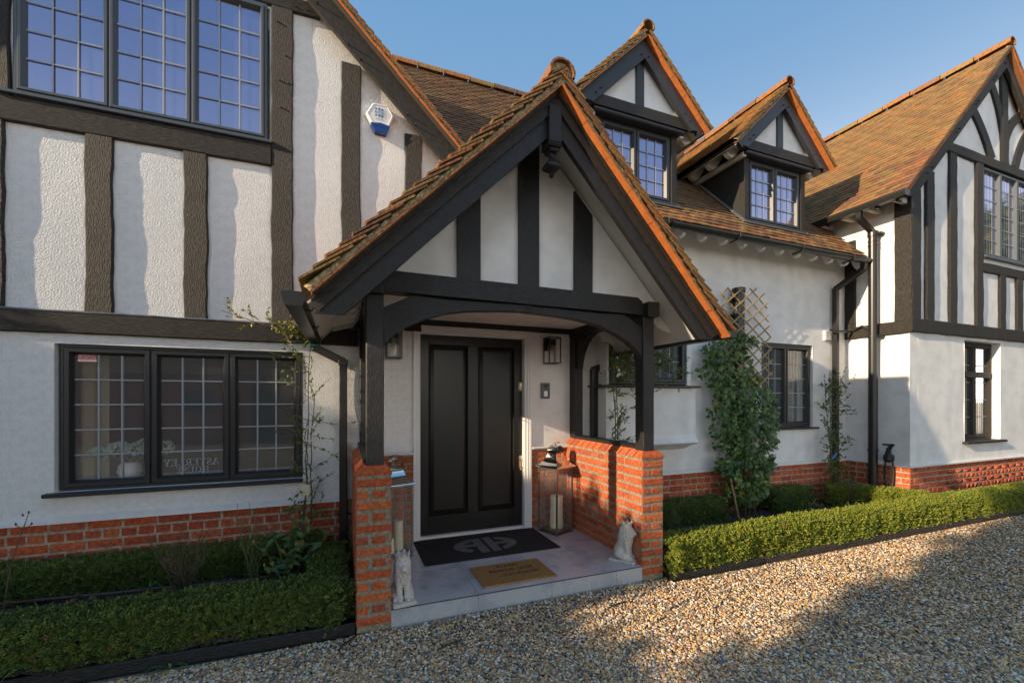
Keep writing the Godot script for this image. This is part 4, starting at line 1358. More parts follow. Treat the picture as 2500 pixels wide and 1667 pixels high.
# ---------------------------------------------------------------- things at the door
func build_door_things():
	# black rubber mat with a pale oval monogram
	var m := one("doormat", boxm(Vector3(0.648, 0.1315, -4.345), Vector3(1.948, 0.1405, -3.672), 0.003), M.rubber_mat, "large black rubber doormat with a pale grey oval monogram against the front door", "doormat")
	part(m, "raised_edge", boxm(Vector3(1.936, 0.1405, -4.343), Vector3(1.942, 0.1435, -3.674), 0.001), M.black_plastic)
	var cx := 1.295
	var cz := -4.0
	var ell := func(r: Vector2, a0: float, a1: float) -> Array: return arc(Vector2.ZERO, r, a0, a1, 14)
	# letters A and H leaning inside an oval, drawn in mat space (x right, y away from the viewer)
	var polys := []
	var outer := Vector2(0.315, 0.205)
	var inner := Vector2(0.225, 0.138)
	polys.append(ell.call(outer, PI * 0.62, PI * 1.30) + ell.call(inner, PI * 1.27, PI * 0.66))
	polys.append(ell.call(outer, -PI * 0.36, PI * 0.36) + ell.call(inner, PI * 0.30, -PI * 0.30))
	polys.append([Vector2(-0.115, 0.19), Vector2(-0.015, 0.205), Vector2(-0.015, -0.205), Vector2(-0.10, -0.205), Vector2(-0.10, 0.13)])
	polys.append([Vector2(0.018, 0.205), Vector2(0.10, 0.205), Vector2(0.10, -0.20), Vector2(0.018, -0.205)])
	polys.append([Vector2(-0.235, 0.045), Vector2(-0.09, 0.045), Vector2(-0.09, -0.015), Vector2(-0.235, -0.015)])
	polys.append([Vector2(0.09, 0.03), Vector2(0.24, 0.03), Vector2(0.24, -0.03), Vector2(0.09, -0.03)])
	var b := MB.new()
	for i in polys.size():
		var pv := PackedVector2Array(polys[i])
		if Geometry2D.is_polygon_clockwise(pv):
			pv.reverse()
		b.prism(pv, 0.0, 0.0012 + i * 0.00015)
	part(m, "monogram", b.done(), M.mat_logo, Transform3D(Basis(Vector3.RIGHT, Vector3(0, 0, -1), Vector3.UP), Vector3(cx, 0.1405, cz)))
	# coir mat: a tufted slab with printed words
	var cb := MB.new()
	var x0 := 0.985
	var x1 := 1.598
	var za := -3.08
	var zb := -3.475
	cb.box(Vector3(x0, 0.1315, zb), Vector3(x1, 0.146, za), 0.003)
	var c := one("coir_mat", cb.done(), M.coir, "small tan coir mat printed with dark words, lying near the front step edge", "doormat")
	var tufts := []
	var tc := []
	for k in 9000:
		var p := Vector3(rng.randf_range(x0, x1), 0.1455, rng.randf_range(zb, za))
		if rng.randf() < 0.12:
			p.z = za if rng.randf() < 0.6 else p.z
			p.x = p.x if p.z == za else (x0 if rng.randf() < 0.5 else x1)
			p.y = rng.randf_range(0.134, 0.146)
		tufts.append(Transform3D(Basis.from_euler(Vector3(j(0.6), j(3.0), j(0.6))).scaled(Vector3.ONE * rng.randf_range(0.7, 1.2)), p))
		var f := rng.randf_range(0.6, 1.25)
		tc.append(Color(0.44 * f, 0.235 * f, 0.08 * f))
	# the print darkens the fibres that it covers
	var words := [["PLEASE", -3.385, 0.045, 0.185, 1.295, "sans_bold", 0.0], ["REMOVE YOUR", -3.298, 0.05, 0.385, 1.30, "sans_bold", 0.0], ["Louboutins", -3.212, 0.05, 0.33, 1.31, "serif", 0.35]]
	for w in words:
		text_on(c, "lettering", w[0], w[5], Vector3(w[4], 0.1462, w[1]), w[2], w[3], M.coir_ink, Basis(Vector3.RIGHT, Vector3(0, 0, -1), Vector3.UP * 4.0), w[6])
	var tm := MB.new()
	tm.tri(Vector3(-0.0016, 0, 0), Vector3(0.0016, 0, 0.0005), Vector3(0.001, 0.0045, 0))
	tm.tri(Vector3(0, 0, -0.0016), Vector3(0.0004, 0, 0.0016), Vector3(-0.001, 0.004, 0))
	var t := many(c, "pile", tm.done(), tinted(0.95), tufts, tc)
	t.set_meta("kind", "stuff")
	lanterns()
	wall_lamps()
	lions()
	# intercom
	var ic := one("intercom", boxm(Vector3(2.056, 1.563, ZW), Vector3(2.163, 1.74, ZW + 0.022), 0.004), M.grey_plastic, "grey video intercom plate with a camera eye and a white call button", "intercom")
	var ib := MB.new()
	ib.prism(PackedVector2Array(arc(Vector2(2.11, 1.705), Vector2(0.036, 0.020), 0, TAU * 0.95, 19)), ZW + 0.0215, ZW + 0.024)
	part(ic, "camera_eye", ib.done(), M.black_plastic)
	ib = MB.new()
	ib.tube(PackedVector3Array([Vector3(2.11, 1.705, ZW + 0.023), Vector3(2.11, 1.705, ZW + 0.028)]), [0.012, 0.008], 12)
	part(ic, "lens", ib.done(), M.door)
	part(ic, "button_frame", boxm(Vector3(2.082, 1.584, ZW + 0.0215), Vector3(2.154, 1.655, ZW + 0.0235), 0.001), M.black_plastic)
	part(ic, "call_button", boxm(Vector3(2.087, 1.588, ZW + 0.0235), Vector3(2.133, 1.65, ZW + 0.027), 0.002), M.bright_white)
	part(ic, "speaker_slot", boxm(Vector3(2.10, 1.672, ZW + 0.0215), Vector3(2.124, 1.677, ZW + 0.0228)), M.black_plastic)


func lantern(at: Vector3, turn: float, tall: float, label: String):
	var l := thing("lantern", at, label, "lantern", "chrome-roofed candle lanterns by the front door")
	l.rotation.y = turn
	var gx := l.global_transform
	var w := 0.125
	var h := 0.70 * tall
	var add := func(parent: Node, called: String, b: MB, m: Material): return part(parent, called, b.done(), m, gx)
	var b := MB.new()
	b.box(Vector3(-w - 0.012, 0, -w - 0.012), Vector3(w + 0.012, 0.012, w + 0.012), 0.003)
	b.box(Vector3(-w, 0.012, -w), Vector3(w, 0.035, w), 0.004)
	add.call(l, "base", b, M.steel)
	for sx in [-1, 1]:
		for sz in [-1, 1]:
			b = MB.new()
			b.box(Vector3(sx * w - 0.008, 0.03, sz * w - 0.008), Vector3(sx * w + 0.008, h, sz * w + 0.008), 0.002)
			add.call(l, "corner_post", b, M.steel)
	b = MB.new()
	for s in [-1, 1]:
		b.box(Vector3(-w, h - 0.02, s * w - 0.007), Vector3(w, h, s * w + 0.007), 0.002)
		b.box(Vector3(s * w - 0.007, h - 0.0205, -w), Vector3(s * w + 0.007, h - 0.0005, w), 0.002)
	add.call(l, "top_rail", b, M.steel)
	for k in 4:
		b = MB.new()
		b.quad(Vector3(-w + 0.01, 0.035, w - 0.002), Vector3(w - 0.01, 0.035, w - 0.002), Vector3(w - 0.01, h - 0.02, w - 0.002), Vector3(-w + 0.01, h - 0.02, w - 0.002))
		part(l, "pane", b.done(), M.glass_thin, gx * Transform3D(Basis(Vector3.UP, k * PI / 2), Vector3.ZERO))
	# swept chrome hood and its round chimney
	b = MB.new(true)
	var prof := []
	for q in [[0.155, 0.0], [0.155, 0.008], [0.125, 0.028], [0.098, 0.055], [0.078, 0.085], [0.066, 0.115], [0.060, 0.145]]:
		prof.append(Vector2(q[0] * sqrt(2.0), h + q[1]))
	for f in 4:
		var s2 := MB.new(true)
		var cs := cos(f * PI / 2)
		var sn := sin(f * PI / 2)
		for i in prof.size() - 1:
			var p := []
			for e in [[i, -1], [i, 1], [i + 1, 1], [i + 1, -1]]:
				var r: float = prof[e[0]].x / sqrt(2.0)
				var v := Vector3(e[1] * r, prof[e[0]].y, r)
				p.append(Vector3(v.x * cs + v.z * sn, v.y, -v.x * sn + v.z * cs))
			s2.quad(p[0], p[1], p[2], p[3])
		add.call(l, "hood", s2, M.chrome)
	b = MB.new(true)
	var yb := h + 0.145
	var rr := 0.062
	for k in 10:
		var a0 := lerpf(0.0, PI, k / 10.0)
		var a1 := lerpf(0.0, PI, (k + 1) / 10.0)
		for s in [1.0, 0.94]:
			b.quad(Vector3(cos(a0) * rr * s, yb + 0.02 + sin(a0) * rr * s, rr), Vector3(cos(a0) * rr * s, yb + 0.02 + sin(a0) * rr * s, -rr), Vector3(cos(a1) * rr * s, yb + 0.02 + sin(a1) * rr * s, -rr), Vector3(cos(a1) * rr * s, yb + 0.02 + sin(a1) * rr * s, rr))
	b.st.set_smooth_group(-1)
	for s in [-1, 1]:
		b.quad(Vector3(s * rr, yb, -rr), Vector3(s * rr, yb, rr), Vector3(s * rr, yb + 0.022, rr), Vector3(s * rr, yb + 0.022, -rr))
	add.call(l, "chimney", b, M.chrome)
	b = MB.new()
	var ring := PackedVector3Array()
	for k in 17:
		ring.append(Vector3(cos(TAU * k / 16.0) * 0.045, yb + 0.098 + sin(TAU * k / 16.0) * 0.022, sin(TAU * k / 16.0) * 0.04))
	b.tube(ring, [0.0035], 6)
	b.tube(PackedVector3Array([Vector3(0, yb + 0.08, 0), Vector3(0, yb + 0.1, 0)]), [0.006], 6)
	add.call(l, "ring_handle", b, M.steel)


func candle(at: Vector3, r: float, h: float, label: String):
	var b := MB.new(true)
	b.lathe([Vector2(0, 0), Vector2(r, 0), Vector2(r * 1.04, 0.02), Vector2(r * 0.96, h * 0.3), Vector2(r * 0.93, h * 0.8), Vector2(r * 0.97, h - 0.006), Vector2(r * 0.9, h), Vector2(r * 0.82, h - 0.012), Vector2(0, h - 0.02)], 20, at)
	var c := one("candle", b.done(), M.wax, label, "candle", Transform3D(), "cream pillar candles in the lanterns")
	b = MB.new()
	b.tube(PackedVector3Array([at + Vector3(0, h - 0.022, 0), at + Vector3(0.002, h + 0.002, 0)]), [0.002], 5)
	part(c, "wick", b.done(), M.black_plastic)


func lanterns():
	lantern(Vector3(2.145, 0.1315, -4.165), 0.38, 1.0, "tall chrome-roofed glass lantern standing right of the front door by the brick wall")
	candle(Vector3(2.155, 0.168, -4.165), 0.072, 0.345, "thick cream pillar candle inside the lantern right of the door")
	lantern(Vector3(0.445, 0.1315, -4.08), 0.10, 0.93, "glass lantern half hidden behind the left brick pier of the porch")
	candle(Vector3(0.475, 0.168, -4.09), 0.045, 0.27, "tall slant-topped candle inside the left lantern")
	candle(Vector3(0.40, 0.168, -4.02), 0.032, 0.13, "short white candle beside the tall one in the left lantern")


func wall_lamps():
	for d in [[2.155, "black box-framed wall lamp with a clear bulb above the intercom", ], [0.452, "black box-framed wall lamp left of the door behind the porch post"]]:
		var x: float = d[0]
		var l := thing("wall_lamp", Vector3(x, 1.95, ZW), d[1], "lamp", "box-framed wall lamps by the door")
		part(l, "back_plate", boxm(Vector3(x - 0.055, 2.10, ZW), Vector3(x + 0.055, 2.235, ZW + 0.03), 0.003), M.cast_iron)
		var b := MB.new()
		var x0 := x - 0.068
		var x1 := x + 0.068
		var z0 := ZW + 0.022
		var z1 := ZW + 0.16
		var y0 := 1.95
		var y1 := 2.238
		var t := 0.0055
		for xx in [x0, x1]:
			for zz in [z0, z1]:
				b.box(Vector3(xx - t, y0, zz - t), Vector3(xx + t, y1, zz + t))
		for yy in [y0 + t, y1 - t]:
			for zz in [z0, z1]:
				b.box(Vector3(x0 + t, yy - t, zz - t * 0.96), Vector3(x1 - t, yy + t, zz + t * 0.96))
			for xx in [x0, x1]:
				b.box(Vector3(xx - t * 0.96, yy - t, z0 + t), Vector3(xx + t * 0.96, yy + t, z1 - t))
		part(l, "frame", b.done(), M.cast_iron)
		part(l, "lamp_holder", boxm(Vector3(x - 0.035, 2.15, ZW + 0.03), Vector3(x + 0.035, 2.21, ZW + 0.125), 0.004), M.cast_iron)
		b = MB.new(true)
		b.lathe([Vector2(0.055, 1.985), Vector2(0.055, 2.15)], 20, Vector3(x, 0, ZW + 0.09))
		part(l, "glass_shade", b.done(), M.glass_thin)
		b = MB.new(true)
		b.lathe([Vector2(0.0, -0.115), Vector2(0.018, -0.108), Vector2(0.03, -0.088), Vector2(0.033, -0.07), Vector2(0.026, -0.045), Vector2(0.014, -0.02), Vector2(0.013, 0.0)], 16, Vector3(x, 2.15, ZW + 0.09))
		part(l, "bulb", b.done(), M.glass_thin)
		b = MB.new()
		var p := PackedVector3Array()
		for k in 16:
			p.append(Vector3(x + (0.010 if k % 2 else -0.010), 2.11 - k * 0.003, ZW + 0.09 + sin(k * 1.3) * 0.008))
		b.tube(p, [0.0022], 4)
		part(l, "filament", b.done(), M.amber)


# a seated crowned lion: distances to a few tapered capsules joined smoothly, meshed as surface nets
func lions():
	var caps := [
		[Vector3(0, 0.085, -0.035), Vector3(0, 0.19, 0.015), 0.052, 0.046],
		[Vector3(0.042, 0.07, -0.025), Vector3(0.05, 0.055, 0.015), 0.042, 0.030], [Vector3(-0.042, 0.07, -0.025), Vector3(-0.05, 0.055, 0.015), 0.042, 0.030],
		[Vector3(0.03, 0.165, 0.035), Vector3(0.026, 0.05, 0.055), 0.026, 0.017], [Vector3(-0.03, 0.165, 0.035), Vector3(-0.026, 0.05, 0.055), 0.026, 0.017],
		[Vector3(0.026, 0.04, 0.06), Vector3(0.028, 0.038, 0.082), 0.017, 0.015], [Vector3(-0.026, 0.04, 0.06), Vector3(-0.028, 0.038, 0.082), 0.017, 0.015],
		[Vector3(0.058, 0.036, 0.015), Vector3(0.060, 0.036, 0.058), 0.014, 0.015], [Vector3(-0.058, 0.036, 0.015), Vector3(-0.060, 0.036, 0.058), 0.014, 0.015],
		[Vector3(0, 0.215, 0.012), Vector3(0, 0.27, 0.022), 0.055, 0.055],
		[Vector3(0, 0.215, 0.045), Vector3(0, 0.15, 0.06), 0.046, 0.018],
		[Vector3(0, 0.275, 0.045), Vector3(0, 0.268, 0.055), 0.042, 0.038],
		[Vector3(0, 0.263, 0.075), Vector3(0, 0.256, 0.098), 0.024, 0.019],
		[Vector3(0, 0.245, 0.085), Vector3(0, 0.242, 0.093), 0.014, 0.012],
		[Vector3(0.035, 0.312, 0.03), Vector3(0.04, 0.322, 0.028), 0.012, 0.010], [Vector3(-0.035, 0.312, 0.03), Vector3(-0.04, 0.322, 0.028), 0.012, 0.010],
		[Vector3(0.05, 0.03, -0.07), Vector3(0.066, 0.03, -0.01), 0.011, 0.010]]
	var field := func(p: Vector3) -> float:
		var s := 0.0
		for c in caps:
			var ab: Vector3 = c[1] - c[0]
			var t := clampf((p - c[0]).dot(ab) / ab.length_squared(), 0.0, 1.0)
			s += exp(-(p.distance_to(c[0] + ab * t) - lerpf(c[2], c[3], t)) * 140.0)
		var d := -log(maxf(s, 1e-12)) / 140.0
		# locks of the mane, eye sockets, toes
		if p.y > 0.14 and p.y < 0.30:
			var a := atan2(p.x, p.z - 0.03)
			if absf(a) > 0.62 or p.y < 0.235:
				d += 0.0042 * sin(a * 13.0 + sin(p.y * 60.0) * 1.6 + p.y * 30.0) * smoothstep(0.14, 0.18, p.y)
		d += 0.010 * exp(-((absf(p.x) - 0.020) ** 2 + (p.y - 0.282) ** 2 + (p.z - 0.088) ** 2) / 0.00012)
		if p.y < 0.055 and p.z > 0.03:
			d += 0.0022 * sin(p.x * 520.0)
		return d
	var mesh := surface_net(field, Vector3(-0.085, 0.02, -0.105), Vector3(0.085, 0.335, 0.125), 0.0055)
	for q in [[Vector3(0.385, 0.1315, -3.115), 0.10, "pale stone lion wearing a crown, seated against the left brick pier", 0], [Vector3(2.305, 0.1315, -3.175), 0.62, "pale stone lion wearing a crown, seated by the right brick wall on the step", 1]]:
		var l := thing("lion_statue", q[0], q[2], "statue", "seated stone lions on the porch step")
		l.rotation.y = q[1]
		var gx := l.global_transform
		part(l, "plinth", boxm(Vector3(-0.08, 0, -0.11), Vector3(0.08, 0.027, 0.115), 0.006), M.stone, gx)
		part(l, "body", mesh, M.stone, gx)
		var b := MB.new()
		b.lathe([Vector2(0.040, 0.305), Vector2(0.046, 0.308), Vector2(0.046, 0.318), Vector2(0.042, 0.322), Vector2(0.047, 0.336), Vector2(0.038, 0.334), Vector2(0.0, 0.328)], 14, Vector3(0, 0, 0.03))
		for k in 7:
			var a := TAU * k / 7.0
			var c := Vector3(sin(a) * 0.046, 0.334, 0.03 + cos(a) * 0.046)
			var tn := Vector3(cos(a), 0, -sin(a)) * 0.014
			var o := Vector3(sin(a), 0, cos(a))
			var tip := c + Vector3(0, 0.026, 0) + o * 0.008
			b.tri(c - tn + o * 0.003, c + tn + o * 0.003, tip)
			b.tri(c + tn - o * 0.006, c - tn - o * 0.006, tip)
			b.tri(c + tn + o * 0.003, c + tn - o * 0.006, tip)
			b.tri(c - tn - o * 0.006, c - tn + o * 0.003, tip)
		part(l, "crown", b.done(), M.stone, gx)


func surface_net(field: Callable, lo: Vector3, hi: Vector3, cell: float) -> ArrayMesh:
	var n := Vector3i(((hi - lo) / cell).ceil())
	var val := PackedFloat32Array()
	val.resize((n.x + 1) * (n.y + 1) * (n.z + 1))
	var id := func(x: int, y: int, z: int) -> int: return (z * (n.y + 1) + y) * (n.x + 1) + x
	for z in n.z + 1:
		for y in n.y + 1:
			for x in n.x + 1:
				val[id.call(x, y, z)] = field.call(lo + Vector3(x, y, z) * cell)
	var at := {}
	for z in n.z:
		for y in n.y:
			for x in n.x:
				var sum := Vector3.ZERO
				var cnt := 0
				for e in 12:
					var ax := e / 4
					var b0 := e & 1
					var b1 := (e >> 1) & 1
					var p := Vector3i(x, y, z)
					p[(ax + 1) % 3] += b0
					p[(ax + 2) % 3] += b1
					var q := p
					q[ax] += 1
					var va := val[id.call(p.x, p.y, p.z)]
					var vb := val[id.call(q.x, q.y, q.z)]
					if (va < 0.0) != (vb < 0.0):
						sum += Vector3(p).lerp(Vector3(q), va / (va - vb))
						cnt += 1
				if cnt:
					at[Vector3i(x, y, z)] = lo + sum / cnt * cell
	var b := MB.new(true)
	for c in at:
		for ax in 3:
			var p: Vector3i = c
			var q := p
			q[ax] += 1
			var va := val[id.call(p.x, p.y, p.z)]
			var vb := val[id.call(q.x, q.y, q.z)]
			if (va < 0.0) == (vb < 0.0):
				continue
			var u := Vector3i.ZERO
			u[(ax + 1) % 3] = 1
			var v := Vector3i.ZERO
			v[(ax + 2) % 3] = 1
			if not (at.has(p - u) and at.has(p - v) and at.has(p - u - v)):
				continue
			if va < 0.0:
				b.quad(at[p - u - v], at[p - v], at[p], at[p - u])
			else:
				b.quad(at[p - u], at[p], at[p - v], at[p - u - v])
	return b.done()


# ---------------------------------------------------------------- rainwater goods and small fixtures
func channel(called: String, label: String, square: bool, at: Vector3, along_x: bool, ln: float, group := "black gutters under the eaves") -> MeshInstance3D:
	var o := []
	var i := []
	if square:
		for q in [[-0.062, 0.042], [-0.062, 0.008], [-0.044, -0.040], [0.044, -0.040], [0.062, 0.008], [0.062, 0.042]]:
			o.append(Vector2(q[0], q[1]))
			i.push_front(Vector2(q[0] * 0.93, q[1] * 0.93 + 0.003))
	else:
		o = arc(Vector2.ZERO, Vector2(0.058, 0.058), PI, TAU, 10)
		i = arc(Vector2(0, 0.003), Vector2(0.053, 0.053), TAU, PI, 10)
	var b := MB.new()
	b.prism(PackedVector2Array(o + i), 0.0, ln)
	b.prism(PackedVector2Array(o), ln - 0.004, ln + 0.001)
	b.prism(PackedVector2Array(o), 0.0, 0.004)
	var basis := Basis(Vector3(0, 0, -1), Vector3.UP, Vector3.RIGHT) if along_x else Basis()
	return one(called, b.done(), M.cast_iron, label, "gutter", Transform3D(basis, at), group)


func square_pipe(called: String, label: String, pts: Array, w: float, group := "black square downpipes") -> MeshInstance3D:
	var b := MB.new()
	for k in pts.size() - 1:
		var d: Vector3 = (pts[k + 1] - pts[k]).normalized()
		var x := Vector3(0, 0, 1) if absf(d.z) < 0.9 else Vector3.RIGHT
		var z := d.cross(x).normalized()
		x = d.cross(z).normalized()
		var s := MB.new()
		s.box(Vector3(-w / 2, -0.012, -w / 2), Vector3(w / 2, pts[k].distance_to(pts[k + 1]) + 0.012, w / 2), 0.007)
		b.st.append_from(s.done(), 0, Transform3D(Basis(x, d, z), pts[k]))
	var o := MeshInstance3D.new()
	return one(called, b.st.commit(), M.cast_iron, label, "downpipe", Transform3D(), group)


func build_fixtures():
	var g := channel("gutter", "black square gutter along the left eaves of the porch", true, Vector3(-0.262, 2.125, -4.32), false, 1.60)
	for z in [-2.86, -3.5, -4.1]:
		var bk := MB.new()
		bk.tube(PackedVector3Array([Vector3(-0.17, 2.10, z), Vector3(-0.18, 2.085, z), Vector3(-0.235, 2.10, z)]), [0.006], 6)
		part(g, "bracket", bk.done(), M.cast_iron)
	g = channel("gutter", "black square gutter along the right eaves of the porch", true, Vector3(3.09, 2.125, -4.25), false, 1.52)
	var b := MB.new()
	b.box(Vector3(2.93, 2.095, -2.90), Vector3(3.03, 2.115, -2.88), 0.003)
	part(g, "bracket", b.done(), M.cast_iron)
	var dp := square_pipe("downpipe", "black square downpipe with a cranked head left of the porch", [Vector3(-0.245, 2.11, -4.285), Vector3(-0.245, 2.025, -4.285), Vector3(0.0, 1.905, -4.305), Vector3(0.0, 0.0, -4.305)], 0.068)
	part(dp, "outlet_box", boxm(Vector3(-0.30, 2.06, -4.335), Vector3(-0.19, 2.115, -4.20), 0.008), M.cast_iron)
	for y in [1.87, 0.42]:
		part(dp, "collar", boxm(Vector3(-0.042, y, -4.35), Vector3(0.042, y + 0.05, -4.262), 0.004), M.cast_iron)
	part(dp, "pipe_clip", boxm(Vector3(-0.06, 0.47, -4.355), Vector3(0.075, 0.482, -4.33), 0.003), M.cast_iron)
	dp = square_pipe("downpipe", "black square downpipe with a cranked head seen through the right porch opening", [Vector3(3.07, 2.10, -4.28), Vector3(3.07, 2.04, -4.28), Vector3(2.715, 1.90, -4.305), Vector3(2.715, 0.0, -4.305)], 0.075)
	part(dp, "outlet_box", boxm(Vector3(3.0, 2.05, -4.33), Vector3(3.14, 2.11, -4.2), 0.008), M.cast_iron)
	# mid range
	g = channel("gutter", "long black half-round gutter under the tiled eaves below the dormers", false, Vector3(1.4, 3.60, -3.955), true, 5.76)
	for x in [3.45, 4.55, 5.70, 6.75]:
		b = MB.new()
		b.box(Vector3(x - 0.012, 3.53, -3.95), Vector3(x + 0.012, 3.542, -4.05), 0.002)
		b.tube(PackedVector3Array([Vector3(x, 3.61, -3.893), Vector3(x, 3.56, -3.892), Vector3(x, 3.535, -3.95), Vector3(x, 3.525, -4.05)]), [0.008], 6)
		part(g, "bracket", b.done(), M.cast_iron)
	b = MB.new()
	for dx in [-0.03, 0.0, 0.03]:
		var ring := PackedVector3Array()
		for q in arc(Vector2(0, 0), Vector2(0.064, 0.064), PI, TAU, 8):
			ring.append(Vector3(3.48 + dx, 3.60 + q.y, -3.955 + q.x))
		b.tube(ring, [0.008], 5)
	part(g, "gutter_union", b.done(), M.cast_iron)
	square_pipe("downpipe", "black square downpipe in the corner where the right wing meets the main wall", [Vector3(7.10, 3.56, -3.97), Vector3(7.10, 3.46, -3.98), Vector3(7.0, 3.24, -4.30), Vector3(7.0, 0.12, -4.30)], 0.07)
	# wing gutter and the fat soil pipe
	g = channel("gutter", "black square gutter along the left eaves of the right wing", true, Vector3(6.95, 4.30, -4.85), false, 1.47)
	for z in [-4.4, -3.75, -3.5]:
		part(g, "bracket", boxm(Vector3(6.97, 4.235, z - 0.02), Vector3(7.05, 4.26, z + 0.02), 0.004), M.cast_iron)
	b = MB.new()
	b.tube(PackedVector3Array([Vector3(7.235, 0.05, -3.93), Vector3(7.235, 4.0, -3.93)]), [0.056], 20)
	var sp := one("soil_pipe", b.done(), M.cast_iron, "fat round black pipe up the side wall of the right wing", "downpipe")
	for q in [[3.94, 0.066, 0.07], [3.86, 0.062, 0.018], [3.80, 0.062, 0.018], [2.46, 0.064, 0.03], [0.80, 0.064, 0.03], [0.06, 0.068, 0.05]]:
		b = MB.new()
		b.tube(PackedVector3Array([Vector3(7.235, q[0], -3.93), Vector3(7.235, q[0] + q[2], -3.93)]), [q[1]], 20)
		part(sp, "pipe_collar", b.done(), M.cast_iron)
	part(sp, "pipe_lug", boxm(Vector3(7.24, 2.462, -3.90), Vector3(7.33, 2.49, -3.83), 0.004), M.cast_iron)
	part(sp, "pipe_lug", boxm(Vector3(7.24, 3.96, -3.90), Vector3(7.33, 3.99, -3.83), 0.004), M.cast_iron)
	square_pipe("downpipe", "short cranked black outlet from the wing gutter into the fat round pipe", [Vector3(6.95, 4.27, -3.95), Vector3(6.95, 4.17, -3.95), Vector3(7.235, 4.0, -3.93), Vector3(7.235, 3.97, -3.93)], 0.07)
	b = MB.new()
	b.tube(PackedVector3Array([Vector3(6.83, 2.60, -4.27), Vector3(6.95, 2.585, -4.25), Vector3(7.28, 2.60, -4.24), Vector3(7.285, 2.66, -4.1), Vector3(7.285, 2.58, -3.98)]), [0.019], 8)
	one("waste_pipe", b.done(), M.cast_iron, "thin black waste pipe crossing the corner behind the downpipe", "pipe")
	# cable holster hanging beside the pipe
	var ch := one("charging_plug", boxm(Vector3(7.20, 0.66, -3.80), Vector3(7.335, 0.78, -3.70), 0.03), M.black_plastic, "black charging plug holster with its cable looped beside the round pipe", "charger")
	b = MB.new()
	b.tube(PackedVector3Array([Vector3(7.26, 0.76, -3.76), Vector3(7.25, 0.85, -3.74), Vector3(7.24, 0.92, -3.69)]), [0.035, 0.028, 0.02], 8)
	b.box(Vector3(7.20, 0.90, -3.80), Vector3(7.24, 0.925, -3.66), 0.006)
	part(ch, "handle", b.done(), M.black_plastic)
	b = MB.new()
	b.tube(PackedVector3Array([Vector3(7.25, 0.68, -3.78), Vector3(7.25, 0.45, -3.79), Vector3(7.25, 0.28, -3.77), Vector3(7.26, 0.22, -3.74), Vector3(7.27, 0.3, -3.71), Vector3(7.28, 0.5, -3.70), Vector3(7.28, 0.68, -3.71)]), [0.011], 7)
	part(ch, "cable", b.done(), M.black_plastic)
	# louvred vent
	var v := one("wall_vent", boxm(Vector3(6.80, 2.45, ZW), Vector3(6.945, 2.605, ZW + 0.03), 0.006), M.bright_white, "small white louvred vent on the wall above the paned window", "vent")
	for k in 4:
		part(v, "louvre", boxm(Vector3(6.812, 2.462 + k * 0.035, ZW + 0.03), Vector3(6.933, 2.488 + k * 0.035, ZW + 0.042), 0.004), M.white_paint)
	alarm()
	# spotlight on the left plinth
	var sl := one("garden_light", boxm(Vector3(-2.115, 0.165, ZW), Vector3(-2.02, 0.255, ZW + 0.09), 0.012), M.black_plastic, "small black box light on the brick plinth at far left", "light")
	part(sl, "hood", boxm(Vector3(-2.12, 0.245, ZW), Vector3(-2.015, 0.262, ZW + 0.11), 0.006), M.cast_iron)
	# capped pipe behind the trellis
	b = MB.new()
	b.tube(PackedVector3Array([Vector3(4.96, 0.1, -4.27), Vector3(4.96, 3.0, -4.27)]), [0.072], 16)
	var pp := one("vent_pipe", b.done(), M.cast_iron, "capped black pipe behind the trellis on the white wall", "pipe")
	b = MB.new()
	b.tube(PackedVector3Array([Vector3(4.96, 2.99, -4.27), Vector3(4.96, 3.05, -4.27)]), [0.083], 16)
	part(pp, "cap", b.done(), M.cast_iron)
	for y in [2.9, 2.68]:
		part(pp, "pipe_lug", boxm(Vector3(4.84, y - 0.03, -4.345), Vector3(5.08, y + 0.02, -4.30), 0.01), M.cast_iron)
	trellis()


